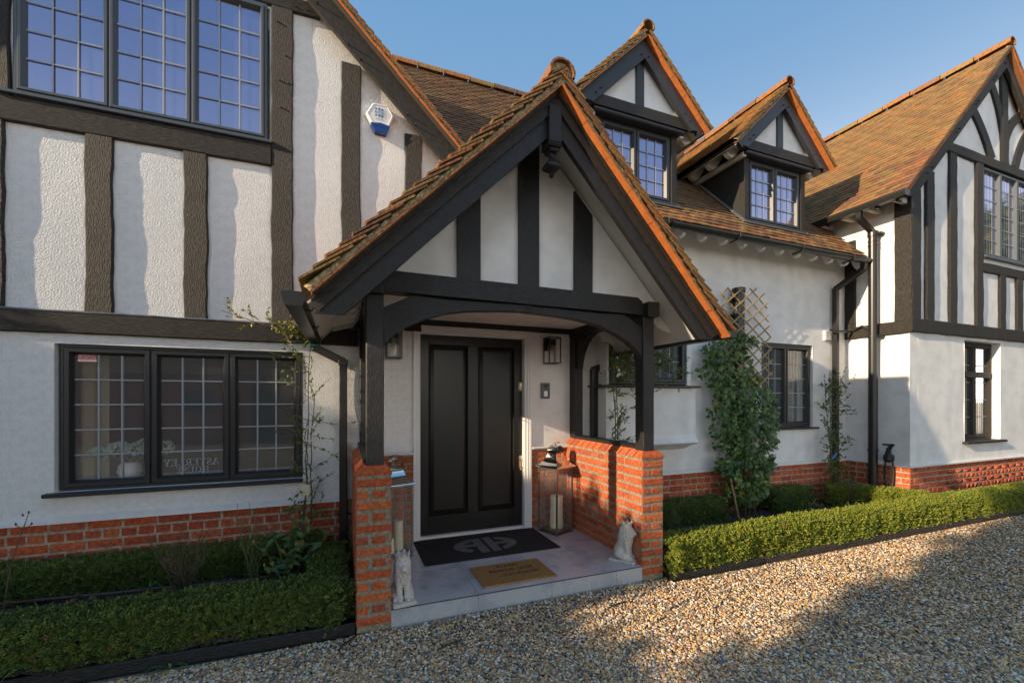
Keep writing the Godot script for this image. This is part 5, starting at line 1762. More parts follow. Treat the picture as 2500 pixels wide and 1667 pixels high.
func alarm():
	var z := ZW + 0.065
	var o := [Vector2(0.262, 4.385), Vector2(0.405, 4.39), Vector2(0.460, 4.30), Vector2(0.385, 4.115), Vector2(0.285, 4.118), Vector2(0.198, 4.275)]
	o.reverse()
	var c := Vector2(0.332, 4.27)
	var ringof := func(f: float, zz: float) -> Array:
		var r := []
		for p in o:
			var q: Vector2 = c + (p - c) * f
			r.append(Vector3(q.x, q.y, zz))
		return r
	var b := MB.new()
	var lv := [ringof.call(1.0, ZW), ringof.call(1.0, z - 0.018), ringof.call(0.97, z - 0.006), ringof.call(0.87, z), ringof.call(0.83, z - 0.004)]
	for i in 4:
		for k in 6:
			b.quad(lv[i][k], lv[i][(k + 1) % 6], lv[i + 1][(k + 1) % 6], lv[i + 1][k])
	for k in range(1, 5):
		b.tri(lv[4][0], lv[4][k], lv[4][k + 1])
	var a := one("alarm_box", b.done(), M.bright_white, "white six-sided burglar alarm box with a blue foot on the left gable wall", "alarm")
	b = MB.new()
	b.prism(PackedVector2Array([Vector2(0.284, 4.1165), Vector2(0.387, 4.1135), Vector2(0.418, 4.19), Vector2(0.243, 4.19)]), ZW, z + 0.0015)
	part(a, "strobe", b.done(), M.navy)
	b = MB.new()
	b.prism(PackedVector2Array([Vector2(0.262, 4.168), Vector2(0.405, 4.165), Vector2(0.41, 4.19), Vector2(0.335, 4.202), Vector2(0.255, 4.19)]), z, z + 0.003)
	part(a, "strobe_lens", b.done(), M.navy)
	# printed keypad emblem
	var s := 0.0165
	b = MB.new()
	b.box(Vector3(0.322 - 0.012, 4.30 - 0.047, z), Vector3(0.322 + 0.012, 4.30 + 0.047, z + 0.0006))
	b.box(Vector3(0.322 - 0.042, 4.30 - 0.0125, z), Vector3(0.322 + 0.042, 4.30 + 0.0125, z + 0.0005))
	part(a, "emblem_cross", b.done(), M.pale_blue)
	for r in 3:
		for k in 3:
			var p := Vector2(0.322 + (k - 1) * 0.029, 4.30 + (1 - r) * 0.030)
			part(a, "emblem_square", boxm(Vector3(p.x - s / 2, p.y - s / 2, z), Vector3(p.x + s / 2, p.y + s / 2, z + 0.0011)), M.indigo if k == 1 or r == 1 else M.violet)
	for q in [["J", -1], ["&", 0], ["J", 1]]:
		text_on(a, "lettering", q[0], "sans_bold", Vector3(0.322 + q[1] * 0.029, 4.294, z + 0.001), 0.012, 0.007 if q[1] else 0.011, M.bright_white)
	text_on(a, "lettering", "Security", "sans", Vector3(0.325, 4.226, z - 0.001), 0.013, 0.072, M.grey_ink)
	for side in [-1, 1]:
		pass


func trellis():
	var t := thing("trellis", Vector3(5.0, 1.7, -4.2), "expanding diamond trellis of pale wood laths above the dark green climber", "trellis")
	var lo := [Vector2(4.56, 2.92), Vector2(4.66, 2.0), Vector2(4.96, 1.70), Vector2(5.50, 1.80), Vector2(5.48, 2.2), Vector2(5.37, 2.97), Vector2(5.2, 3.04), Vector2(4.67, 3.0)]
	var poly := PackedVector2Array(lo)
	for d in [[Vector2(0.80, 0.60), 0.0], [Vector2(0.80, -0.60), 0.011]]:
		var dir: Vector2 = d[0]
		var nrm := Vector2(-dir.y, dir.x)
		for k in range(-10, 11):
			var c := Vector2(5.02, 2.38) + nrm * (k * 0.135 + 0.03)
			var cut := Geometry2D.intersect_polyline_with_polygon(PackedVector2Array([c - dir * 2.0, c + dir * 2.0]), poly)
			for seg in cut:
				var a: Vector2 = seg[0] - dir * 0.02
				var e: Vector2 = seg[seg.size() - 1] + dir * 0.02
				if a.distance_to(e) < 0.09:
					continue
				beam(t, "lath", Vector3(a.x, a.y, -4.19 - d[1]), Vector3(e.x, e.y, -4.19 - d[1] + j(0.004)), 0.019, 0.010, M.pine, 0.0004, Vector3(0, 0, 1), 0.0015)


# ---------------------------------------------------------------- plants
func leaf_mesh(ln: float, w: float, fold := 0.25, curl := 0.2) -> ArrayMesh:
	var key := "leaf%.4f_%.4f_%.2f_%.2f" % [ln, w, fold, curl]
	if shared.has(key):
		return shared[key]
	var b := MB.new(true)
	var prev := []
	var pr := [[0.0, 0.06], [0.22, 0.78], [0.5, 1.0], [0.78, 0.62], [1.0, 0.02]]
	for q in pr:
		var y: float = q[0] * ln
		var z: float = -curl * ln * q[0] * q[0]
		var hw: float = w * 0.5 * q[1]
		var cur := [Vector3(-hw, y, z + hw * fold), Vector3(0, y, z), Vector3(hw, y, z + hw * fold)]
		if prev:
			for k in 2:
				b.quad(prev[k], prev[k + 1], cur[k + 1], cur[k])
		prev = cur
	shared[key] = b.done()
	return shared[key]


func sprig_mesh(v: int, ln: float, w: float, pairs: int, stem: float) -> ArrayMesh:
	var key := "sprig%d_%.4f" % [v, ln]
	if shared.has(key):
		return shared[key]
	var st := SurfaceTool.new()
	for k in pairs:
		for s in 2:
			var a := k * 1.9 + s * PI + j(0.5)
			var open := lerpf(1.15, 0.45, float(k) / pairs) + j(0.25)
			var basis := Basis(Vector3.UP, a) * Basis(Vector3.RIGHT, open)
			var f := rng.randf_range(0.75, 1.15)
			var lm := MB.new()
			var h := w * 0.5
			lm.tri(Vector3(0, 0, 0), Vector3(h, ln * 0.45, 0.1 * h), Vector3(0, ln * 0.5, -0.35 * h))
			lm.tri(Vector3(0, 0, 0), Vector3(0, ln * 0.5, -0.35 * h), Vector3(-h, ln * 0.45, 0.1 * h))
			lm.tri(Vector3(h, ln * 0.45, 0.1 * h), Vector3(0, ln, 0), Vector3(0, ln * 0.5, -0.35 * h))
			lm.tri(Vector3(0, ln * 0.5, -0.35 * h), Vector3(0, ln, 0), Vector3(-h, ln * 0.45, 0.1 * h))
			st.append_from(lm.done(), 0, Transform3D(basis.scaled(Vector3.ONE * f), Vector3(0, stem * (k + 0.5) / pairs, 0)))
	shared[key] = st.commit()
	return shared[key]


func facing(y: Vector3) -> Basis:
	y = y.normalized()
	var x := y.cross(Vector3(j(1), j(1), j(1))).normalized()
	return Basis(x, y, x.cross(y))


func green(kind: String) -> Color:
	var p: Array = {
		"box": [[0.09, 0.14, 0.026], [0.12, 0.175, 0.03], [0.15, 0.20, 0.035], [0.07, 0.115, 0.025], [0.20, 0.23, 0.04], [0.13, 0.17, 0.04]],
		"box_painted_sunlit": [[0.17, 0.22, 0.022], [0.22, 0.26, 0.024], [0.27, 0.29, 0.03], [0.12, 0.17, 0.02], [0.31, 0.31, 0.035]],  # yellower box leaves, sunshine painted into their colour
		"jasmine": [[0.05, 0.115, 0.028], [0.07, 0.145, 0.032], [0.04, 0.09, 0.025], [0.10, 0.18, 0.035], [0.15, 0.22, 0.04]],
		"rose": [[0.13, 0.19, 0.045], [0.18, 0.22, 0.05], [0.10, 0.15, 0.04], [0.25, 0.24, 0.06]],
		"willow": [[0.15, 0.20, 0.03], [0.20, 0.23, 0.035], [0.11, 0.16, 0.03], [0.08, 0.13, 0.03]],
		"gold": [[0.42, 0.36, 0.06], [0.36, 0.30, 0.05], [0.30, 0.30, 0.06], [0.45, 0.28, 0.06]],
		"camellia": [[0.06, 0.12, 0.045], [0.08, 0.15, 0.05], [0.12, 0.18, 0.05]],
		"conifer": [[0.06, 0.085, 0.03], [0.08, 0.11, 0.03], [0.11, 0.13, 0.035], [0.05, 0.07, 0.03]],
	}[kind]
	var c: Array = p[rng.randi() % p.size()]
	var f := rng.randf_range(0.8, 1.2)
	return Color(c[0] * f, c[1] * f, c[2] * f)


# clipped box hedge along a line on the ground (x, z)
func hedge(label: String, path: Array, width: float, y0: float, y1: float, per_m: int, kind: String, ends := true):
	var h := thing("hedge", Vector3(path[0].x, y0, path[0].y), label, "hedge", "low clipped box hedges round the beds")
	var nz := FastNoiseLite.new()
	nz.seed = rng.randi() % 9999
	nz.frequency = 3.2
	var xf := []
	var co := []
	var twigs := MB.new()
	for k in path.size() - 1:
		var a := Vector3(path[k].x, 0, path[k].y)
		var b := Vector3(path[k + 1].x, 0, path[k + 1].y)
		var d := (b - a).normalized()
		var side := d.cross(Vector3.UP)
		var ln := a.distance_to(b)
		var hh := y1 - y0
		var core := MB.new()
		var w2 := width / 2 - 0.055
		core.box(Vector3(0, 0.03, -w2), Vector3(ln, hh - 0.05, w2), 0.03)
		part(h, "inner_growth", core.done(), M.hedge_core, Transform3D(Basis(d, Vector3.UP, d.cross(Vector3.UP)), a + Vector3(0, y0, 0)))
		for q in int(per_m * ln):
			var t := rng.randf() * ln
			var s := rng.randf() * (2 * hh + width)
			var p := Vector3.ZERO
			var out := Vector3.ZERO
			var rim := 0.0
			if s < hh:
				p = a + d * t + side * (width / 2) + Vector3(0, y0 + s, 0)
				out = side
				rim = s / hh
			elif s < hh + width:
				p = a + d * t + side * (width / 2 - (s - hh)) + Vector3(0, y1, 0)
				out = Vector3.UP
				rim = 1.0
			else:
				p = a + d * t - side * (width / 2) + Vector3(0, y0 + (s - hh - width), 0)
				out = -side
				rim = 0.5
			if ends and (t < 0.05 or t > ln - 0.05) and rng.randf() < 0.6:
				out = -d if t < 0.05 else d
				p += side * rng.randf_range(-0.1, 0.1)
			var corner := 0.018 if absf(s - hh) < 0.03 or absf(s - hh - width) < 0.03 else 0.0
			var deep := 0.06 * pow(rng.randf(), 1.8)
			p += out * (nz.get_noise_3dv(p) * 0.035 - deep - corner)
			var dir := (out + Vector3(j(0.9), j(0.7) + 0.45, j(0.9)))
			xf.append(Transform3D(facing(dir).scaled(Vector3.ONE * rng.randf_range(0.75, 1.35)), p))
			var c := green(kind)
			var f := 0.62 + 0.38 * smoothstep(0.05, 0.9, rim) if deep > 0.02 else 1.0
			if rng.randf() < 0.012:
				c = Color(0.28, 0.14, 0.05)
			co.append(c * f if false else c)
		for q in int(ln * 16):
			var p := a + d * rng.randf() * ln + side * (width / 2 - 0.02) + Vector3(0, y0, 0)
			twigs.tube(PackedVector3Array([p, p + Vector3(j(0.02), hh * 0.4, j(0.015)), p + Vector3(j(0.05), hh * 0.75, j(0.03))]), [0.004, 0.003, 0.002], 4)
	part(h, "stems", twigs.done(), M.stem)
	many(h, "foliage", sprig_mesh(0, 0.021, 0.013, 4, 0.032), M.leaf, xf, co).set_meta("kind", "stuff")


# thin twigs growing from given stems, with leaves along them
func climber(called: String, label: String, category: String, stems: Array, radius: float, count: int, reach: float, spread: Vector3, leaf: Vector2, per: int, kinds: Array, m: Material, stem_mat: Material, singles := 0) -> Node3D:
	var at: Vector3 = stems[0][0]
	var o := thing(called, at, label, category)
	var xf := []
	var co := []
	for s in stems:
		var b := MB.new()
		var pv := PackedVector3Array(s)
		var r := []
		for k in pv.size():
			r.append(radius * (1.0 - 0.6 * k / pv.size()))
		b.tube(pv, r, 6)
		part(o, "stem", b.done(), stem_mat)
	var tw := MB.new()
	for k in count:
		var s: Array = stems[rng.randi() % stems.size()]
		var i := rng.randi() % (s.size() - 1)
		var p: Vector3 = s[i].lerp(s[i + 1], rng.randf())
		var d := Vector3(j(1) * spread.x, j(1) * spread.y + 0.25, absf(j(1)) * spread.z).normalized()
		var ln := reach * rng.randf_range(0.35, 1.0)
		var path := PackedVector3Array([p])
		var n := 5
		for q in n:
			d = (d + Vector3(j(0.35), j(0.3) + 0.02, j(0.25))).normalized()
			var nxt: Vector3 = path[q] + d * ln / n
			nxt.z = maxf(nxt.z, -4.335)
			path.append(nxt)
		tw.tube(path, [radius * 0.34, radius * 0.3, radius * 0.26, radius * 0.2, radius * 0.15], 4, false)
		for q in per:
			var f := rng.randf_range(0.15, 1.0) * n
			var a := mini(int(f), n - 1)
			var c := path[a].lerp(path[a + 1], f - a)
			var dir := (path[a + 1] - path[a]).normalized() + Vector3(j(1.0), j(1.0), j(0.8) + 0.2)
			xf.append(Transform3D(facing(dir).scaled(Vector3.ONE * rng.randf_range(0.6, 1.2)), c))
			co.append(green(kinds[rng.randi() % kinds.size()]))
	if count:
		part(o, "twigs", tw.done(), stem_mat).set_meta("kind", "stuff")
	if xf:
		many(o, "leaves", leaf_mesh(leaf.x, leaf.y), m, xf, co).set_meta("kind", "stuff")
	return o


func wander(a: Vector3, b: Vector3, n: int, amt: float) -> Array:
	var r := []
	for k in n + 1:
		var t := float(k) / n
		r.append(a.lerp(b, t) + Vector3(j(amt), j(amt) * 0.3, j(amt) * 0.5) * (1.0 if k and k < n else 0.0))
	return r


func build_plants():
	# hedges
	hedge("low clipped box hedge along the left edging board, turning back beside the porch pier", [Vector2(-2.7, -3.27), Vector2(-0.02, -3.20)], 0.24, 0.06, 0.305, 6400, "box")
	hedge("short return of box hedge running back between left bed and brick porch wall", [Vector2(-0.09, -3.10), Vector2(-0.12, -4.05)], 0.22, 0.08, 0.30, 5200, "box")
	hedge("box hedge at the back of the left bed under the brick plinth", [Vector2(-2.9, -4.21), Vector2(-0.16, -4.21)], 0.2, 0.10, 0.325, 5000, "box")
	hedge("long clipped box hedge along the right edging board, sunlight painted into its leaf colours", [Vector2(2.63, -3.085), Vector2(11.5, -3.065)], 0.25, 0.04, 0.30, 4600, "box_painted_sunlit")
	hedge("box hedge against the plinth between the porch and the trellis climber", [Vector2(2.68, -4.17), Vector2(4.5, -4.17)], 0.24, 0.03, 0.285, 4200, "box")
	hedge("box hedge against the plinth under the paned window right of the trellis climber", [Vector2(5.35, -4.17), Vector2(6.1, -4.17)], 0.24, 0.04, 0.32, 4200, "box")
	hedge("box hedge running forward along the side of the right wing", [Vector2(6.55, -4.15), Vector2(7.0, -3.62), Vector2(7.15, -3.25)], 0.26, 0.04, 0.31, 4200, "box_painted_sunlit")
	# left climber tied up the wall beside the downpipe
	var st := [wander(Vector3(-0.33, 0.14, -4.22), Vector3(-0.27, 2.08, -4.27), 9, 0.018), wander(Vector3(-0.30, 0.14, -4.22), Vector3(-0.24, 1.6, -4.26), 8, 0.02), wander(Vector3(-0.35, 0.14, -4.23), Vector3(-0.30, 1.35, -4.26), 8, 0.018)]
	var cl := climber("climbing_plant", "sparse small-leaved climber tied up the wall left of the porch downpipe", "climber", st, 0.007, 52, 0.36, Vector3(1.0, 0.7, 0.35), Vector2(0.03, 0.016), 13, ["rose", "rose", "willow"], M.leaf, M.stem)
	var tag_card := part(cl, "plant_label", boxm(Vector3(-0.352, 0.70, -4.225), Vector3(-0.282, 0.80, -4.221), 0.001), M.label_card)
	for y in [1.30, 1.18, 0.95, 0.83]:
		part(cl, "tie", boxm(Vector3(-0.33, y, -4.275), Vector3(-0.25, y + 0.012, -4.235), 0.002), M.white_paint)
	st = [wander(Vector3(-0.26, 2.06, -4.2), Vector3(-0.62, 2.25, -4.18), 6, 0.02), wander(Vector3(-0.26, 2.06, -4.2), Vector3(-0.50, 2.16, -4.1), 6, 0.02), wander(Vector3(-0.26, 2.04, -4.2), Vector3(-0.40, 2.28, -4.15), 5, 0.02), wander(Vector3(-0.28, 2.1, -4.2), Vector3(-0.95, 2.30, -4.25), 6, 0.02)]
	cl = climber("climbing_plant", "golden-leaved top of the climber spilling across the dark beam left of the gutter", "climber", st, 0.005, 44, 0.2, Vector3(1.0, 0.8, 0.6), Vector2(0.026, 0.014), 15, ["gold", "gold", "rose"], M.leaf, M.stem)
	part(cl, "green_tie", boxm(Vector3(-0.29, 2.035, -4.33), Vector3(-0.20, 2.05, -4.235), 0.003), M.green_tie)
	# narrow-leaved climber at the right porch opening
	st = [wander(Vector3(2.80, 0.06, -3.95), Vector3(2.77, 2.05, -3.98), 9, 0.02), wander(Vector3(2.82, 0.06, -3.93), Vector3(2.80, 1.8, -3.97), 8, 0.02), wander(Vector3(2.78, 1.95, -3.98), Vector3(3.35, 2.0, -3.9), 6, 0.05), wander(Vector3(2.9, 2.0, -3.98), Vector3(3.6, 1.82, -3.9), 6, 0.05), wander(Vector3(2.9, 1.95, -3.98), Vector3(3.2, 1.62, -3.9), 6, 0.05)]
	cl = climber("climbing_plant", "narrow-leaved yellowish climber seen through the right porch opening", "climber", st, 0.007, 170, 0.28, Vector3(0.9, 0.9, 0.5), Vector2(0.045, 0.011), 20, ["willow", "willow", "rose"], M.leaf, M.stem)
	part(cl, "green_tie", boxm(Vector3(2.72, 1.99, -4.03), Vector3(2.86, 2.0, -3.93), 0.002), M.green_tie)
	# corner climber with a blue label
	st = [wander(Vector3(6.72, 0.06, -4.18), Vector3(6.78, 1.95, -4.25), 9, 0.03), wander(Vector3(6.70, 0.06, -4.15), Vector3(6.68, 1.85, -4.25), 8, 0.03), wander(Vector3(6.75, 0.06, -4.15), Vector3(6.95, 1.9, -4.2), 8, 0.03)]
	cl = climber("climbing_plant", "sparse leafy climber in the corner beside the right wing, marked with blue tape", "climber", st, 0.007, 120, 0.34, Vector3(1.0, 0.7, 0.45), Vector2(0.036, 0.018), 15, ["rose", "jasmine", "willow", "rose"], M.leaf, M.stem)
	beam(cl, "blue_tape", Vector3(6.60, 0.70, -4.1), Vector3(6.74, 0.775, -4.12), 0.028, 0.004, M.blue_tape, 0.0, Vector3(0, 0, 1), 0.001)
	trellis_climber()
	camellia()
	bare_bushes()
	# strap-leaved tufts
	for q in [[-0.93, 0.0, -3.03, 0.75, "green strap-leaved tuft growing out of the gravel against the left edging"], [-1.05, 0.10, -3.10, 0.7, "green strap-leaved tuft behind the left edging at mid length"], [-1.52, 0.10, -3.10, 1.1, "green strap-leaved tuft at the lower left end of the edging"], [-1.36, 0.13, -4.02, 0.8, "green strap-leaved tuft beside the brown hose in the left bed"], [-1.93, 0.13, -3.9, 0.6, "single green strap leaf lying near the hose at far left"]]:
		var at := Vector3(q[0], q[1], q[2])
		var tf := thing("daylily", at, q[4], "plant", "strap-leaved tufts in the left bed")
		for k in 7:
			var a := rng.randf() * TAU
			var ln: float = 0.16 * q[3] * rng.randf_range(0.7, 1.2)
			var b := MB.new(true)
			var prev := []
			for s in 6:
				var t := s / 5.0
				var c := at + Vector3(cos(a), 0, sin(a)) * ln * t + Vector3(0, ln * (1.1 * t - 0.95 * t * t), 0)
				var w: Vector3 = Vector3(-sin(a), 0, cos(a)) * 0.006 * q[3] * (1.0 - t * t * 0.95)
				var cur := [c - w, c - Vector3(0, 0.002, 0), c + w]
				if prev:
					b.quad(prev[0], prev[1], cur[1], cur[0])
					b.quad(prev[1], prev[2], cur[2], cur[1])
				prev = cur
			part(tf, "leaf", b.done(), mat(lin(0.09 + j(0.02), 0.20 + j(0.04), 0.035), 0.45))


func trellis_climber():
	var o := thing("climbing_plant", Vector3(4.95, 0.05, -4.2), "dense dark green glossy-leaved climber growing up through the pale trellis", "climber")
	for s in [[4.72, 4.86], [4.95, 4.95], [5.05, 5.1], [4.88, 4.7]]:
		var b := MB.new()
		b.tube(PackedVector3Array(wander(Vector3(s[0], 0.04, -4.1), Vector3(s[1], 1.9, -4.2), 8, 0.04)), [0.012, 0.011, 0.01, 0.009, 0.008, 0.007, 0.006, 0.005, 0.004], 6)
		part(o, "stem", b.done(), M.stem)
	var cane := MB.new()
	cane.tube(PackedVector3Array([Vector3(4.66, 0.02, -4.0), Vector3(4.62, 0.55, -4.1)]), [0.012, 0.012], 7)
	part(o, "cane", cane.done(), M.pine)
	# leaves fill an uneven envelope: half-widths and centre by height
	var env := [[0.22, 4.98, 0.22], [0.38, 4.98, 0.36], [0.6, 4.98, 0.50], [0.8, 5.02, 0.46], [1.05, 5.02, 0.50], [1.3, 5.0, 0.58], [1.6, 4.92, 0.56], [1.8, 4.82, 0.52], [1.95, 4.76, 0.46], [2.1, 4.72, 0.40], [2.25, 4.70, 0.34], [2.34, 4.9, 0.45], [2.42, 5.0, 0.12]]
	var nz := FastNoiseLite.new()
	nz.seed = 5
	nz.frequency = 2.4
	var all := []
	var tries := 0
	while all.size() < 3600 and tries < 30000:
		tries += 1
		var y := rng.randf_range(0.2, 2.42)
		var k := 0
		while k < env.size() - 2 and env[k + 1][0] < y:
			k += 1
		var f: float = (y - env[k][0]) / (env[k + 1][0] - env[k][0])
		var c: float = lerpf(env[k][1], env[k + 1][1], f)
		var hw: float = lerpf(env[k][2], env[k + 1][2], f)
		var u := rng.randf_range(-1.05, 1.05)
		var p := Vector3(c + u * hw, y, 0)
		var dens := nz.get_noise_2d(p.x * 2.0, p.y * 2.0)
		if y > 1.85 and rng.randf() < 0.4:
			continue
		if dens < -0.28 and rng.randf() < 0.85 or absf(u) > 0.8 and dens < 0.0:
			continue
		var bulge := sqrt(maxf(0.0, 1.0 - u * u * 0.8)) * (0.26 if y < 1.7 else 0.14) * (1.0 + dens * 0.8)
		p.z = -4.31 + bulge * (1.0 - 0.55 * pow(rng.randf(), 1.6))
		var dir := Vector3(j(0.9) + u * 0.5, j(0.8) - 0.25, 0.25 + j(0.5))
		var yv := dir.normalized()
		var zv := (Vector3(j(0.6), j(0.5) + 0.35, 1.0) - yv * yv.dot(Vector3(0, 0.35, 1.0))).normalized()
		var xv := yv.cross(zv).normalized()
		var basis := Basis(xv, yv, xv.cross(yv)).scaled(Vector3.ONE * rng.randf_range(0.6, 1.25))
		all.append([p.z + (0.08 if y < 1.7 else 0.0), Transform3D(basis, p), green("jasmine") if y > 0.55 or rng.randf() < 0.35 else green("willow")])  # low leaves painted a paler green, as if sunlit
	for s in [[4.15, 1.95, 4.40, 1.85], [4.42, 0.66, 4.60, 0.62], [4.28, 2.05, 4.42, 2.0]]:
		for q in 9:
			var t := rng.randf()
			var p := Vector3(lerpf(s[0], s[2], t), lerpf(s[1], s[3], t), -4.2 + j(0.03))
			all.append([-9.0, Transform3D(facing(Vector3(-1 + j(0.8), j(0.9), 0.3)), p), green("jasmine")])
	all.sort_custom(func(a, b): return a[0] > b[0])
	var leaf := leaf_mesh(0.07, 0.04, 0.22, 0.22)
	var mats := []
	for k in 8:
		var c := green("jasmine")
		mats.append(M.waxy_leaf.duplicate())
		mats[k].vertex_color_use_as_albedo = false
		mats[k].albedo_color = c.linear_to_srgb()
	var xf := []
	var co := []
	for i in all.size():
		if i < 260:
			part(o, "leaf", leaf, mats[rng.randi() % 8], all[i][1])
		else:
			xf.append(all[i][1])
			co.append(all[i][2])
	many(o, "foliage", leaf, M.waxy_leaf, xf, co).set_meta("kind", "stuff")


func camellia():
	var at := Vector3(-0.42, 0.12, -3.86)
	var o := thing("camellia", at, "young camellia with broad glossy leaves and buds beside the left porch wall", "shrub")
	var tips := []
	for s in [Vector3(0.02, 0.55, -0.06), Vector3(-0.12, 0.42, 0.02), Vector3(0.16, 0.44, 0.04), Vector3(0.33, 0.38, 0.1), Vector3(-0.24, 0.30, -0.05), Vector3(0.08, 0.30, 0.14), Vector3(-0.14, 0.16, 0.12), Vector3(0.10, 0.48, -0.10)]:
		var b := MB.new()
		var path := wander(at, at + s, 5, 0.025)
		b.tube(PackedVector3Array(path), [0.006, 0.005, 0.0045, 0.004, 0.003], 5)
		part(o, "stem", b.done(), M.green_stem)
		tips.append(path)
	var leaf := leaf_mesh(0.085, 0.046, 0.3, 0.28)
	var mats := []
	for k in 7:
		var m: StandardMaterial3D = M.waxy_leaf.duplicate()
		m.vertex_color_use_as_albedo = false
		m.albedo_color = (green("camellia") if k < 6 else Color(0.30, 0.24, 0.05)).linear_to_srgb()
		mats.append(m)
	for path in tips:
		for k in 15:
			var f := rng.randf_range(0.8, 5.0)
			var a := mini(int(f), 4)
			var p: Vector3 = path[a].lerp(path[a + 1], f - a)
			var yv := Vector3(j(1), j(0.5) - 0.05, j(1)).normalized()
			var zv := (Vector3(j(0.4), 1.0, 0.5 + j(0.4)))
			zv = (zv - yv * yv.dot(zv)).normalized()
			var xv := yv.cross(zv).normalized()
			part(o, "leaf", leaf, mats[rng.randi() % 6 if rng.randf() < 0.95 else 6], Transform3D(Basis(xv, yv, xv.cross(yv)).scaled(Vector3.ONE * rng.randf_range(0.65, 1.1)), p))
		var bud := MB.new(true)
		bud.lathe([Vector2(0, -0.004), Vector2(0.009, 0.006), Vector2(0.008, 0.016), Vector2(0.0, 0.026)], 8, path[5])
		part(o, "bud", bud.done(), mat(lin(0.38, 0.30, 0.14), 0.6))


func bare_bushes():
	for q in [[Vector3(-1.08, 0.12, -3.78), 34, 0.46, 0.55, "leafless bush of thin tan stems in the middle of the left bed", "bush"], [Vector3(-0.66, 0.12, -3.92), 12, 0.6, 0.28, "few tall leafless green canes between the bare bush and the camellia", "bush"], [Vector3(3.35, 0.05, -3.72), 14, 0.30, 0.5, "wispy bare stems in the bed behind the right hedge near the porch", "bush"], [Vector3(6.62, 0.05, -3.86), 22, 0.42, 0.4, "dry brown stems at the foot of the corner climber", "bush"]]:
		var o := thing("bare_bush", q[0], q[4], q[5])
		var b := MB.new()
		for k in q[1]:
			var a := rng.randf() * TAU
			var lean: float = q[3] * rng.randf_range(0.2, 1.0)
			var h: float = q[2] * rng.randf_range(0.6, 1.1)
			var tip: Vector3 = q[0] + Vector3(cos(a) * lean * h, h, sin(a) * lean * h * 0.8)
			var path := wander(q[0] + Vector3(j(0.03), 0, j(0.03)), tip, 5, 0.022)
			b.tube(PackedVector3Array(path), [0.0042, 0.0036, 0.003, 0.0024, 0.0016], 4, false)
			for s in 3:
				var p: Vector3 = path[rng.randi_range(1, 4)]
				b.tube(PackedVector3Array([p, p + Vector3(j(0.07), rng.randf_range(0.02, 0.12), j(0.06))]), [0.0022, 0.0012], 4, false)
		part(o, "stems", b.done(), M.green_stem if q[1] < 20 else M.stem).set_meta("kind", "stuff")
	# lone twig with buds at far left
	var at := Vector3(-2.12, 0.12, -3.92)
	var o := thing("rose_stem", at, "lone budding rose stem at the far left of the bed", "plant")
	var b := MB.new()
	b.tube(PackedVector3Array([at, at + Vector3(0.03, 0.25, 0), at + Vector3(0.06, 0.40, 0), at + Vector3(0.10, 0.55, 0), at + Vector3(0.13, 0.66, 0)]), [0.005, 0.0045, 0.004, 0.0035, 0.002], 5)
	b.tube(PackedVector3Array([at + Vector3(0.10, 0.55, 0), at + Vector3(0.07, 0.59, 0.01)]), [0.003, 0.002], 5)
	b.tube(PackedVector3Array([at + Vector3(0.10, 0.55, 0), at + Vector3(0.15, 0.585, 0.01)]), [0.003, 0.002], 5)
	part(o, "stem", b.done(), M.stem)
	for s in [Vector3(0.07, 0.59, 0.01), Vector3(0.15, 0.585, 0.01), Vector3(0.13, 0.66, 0), Vector3(0.10, 0.645, 0)]:
		b = MB.new(true)
		b.lathe([Vector2(0, -0.006), Vector2(0.007, 0.002), Vector2(0.0, 0.02)], 6, at + s)
		part(o, "bud", b.done(), mat(lin(0.12, 0.05, 0.05), 0.7))
	# small yellow-green perennials in the right bed
	for q in [[5.45, -3.72, "yellow-green sprigs at the foot of the trellis climber"], [6.2, -3.72, "pale grassy sprigs left of the corner climber in the right bed"]]:
		var p := Vector3(q[0], 0.05, q[1])
		var c := climber("perennial", q[2], "plant", [wander(p, p + Vector3(0.02, 0.2, 0.02), 3, 0.01), wander(p, p + Vector3(-0.12, 0.16, 0), 3, 0.01), wander(p, p + Vector3(0.15, 0.18, 0), 3, 0.01)], 0.003, 26, 0.16, Vector3(1, 0.8, 0.6), Vector2(0.03, 0.011), 8, ["gold", "willow", "box_painted_sunlit"], M.leaf, M.green_stem)


# ---------------------------------------------------------------- ground
func bumpy(x0: float, x1: float, z0: float, z1: float, y: float, amp: float, step: float) -> ArrayMesh:
	var nz := FastNoiseLite.new()
	nz.seed = 3
	nz.frequency = 4.0
	nz.fractal_octaves = 4
	var b := MB.new(true)
	var nx := int((x1 - x0) / step)
	var nzz := int((z1 - z0) / step)
	var at := func(i: int, k: int) -> Vector3:
		var x := lerpf(x0, x1, float(i) / nx)
		var z := lerpf(z0, z1, float(k) / nzz)
		return Vector3(x, y + nz.get_noise_2d(x, z) * amp, z)
	for i in nx:
		for k in nzz:
			b.quad(at.call(i, k + 1), at.call(i + 1, k + 1), at.call(i + 1, k), at.call(i, k))
	return b.done()


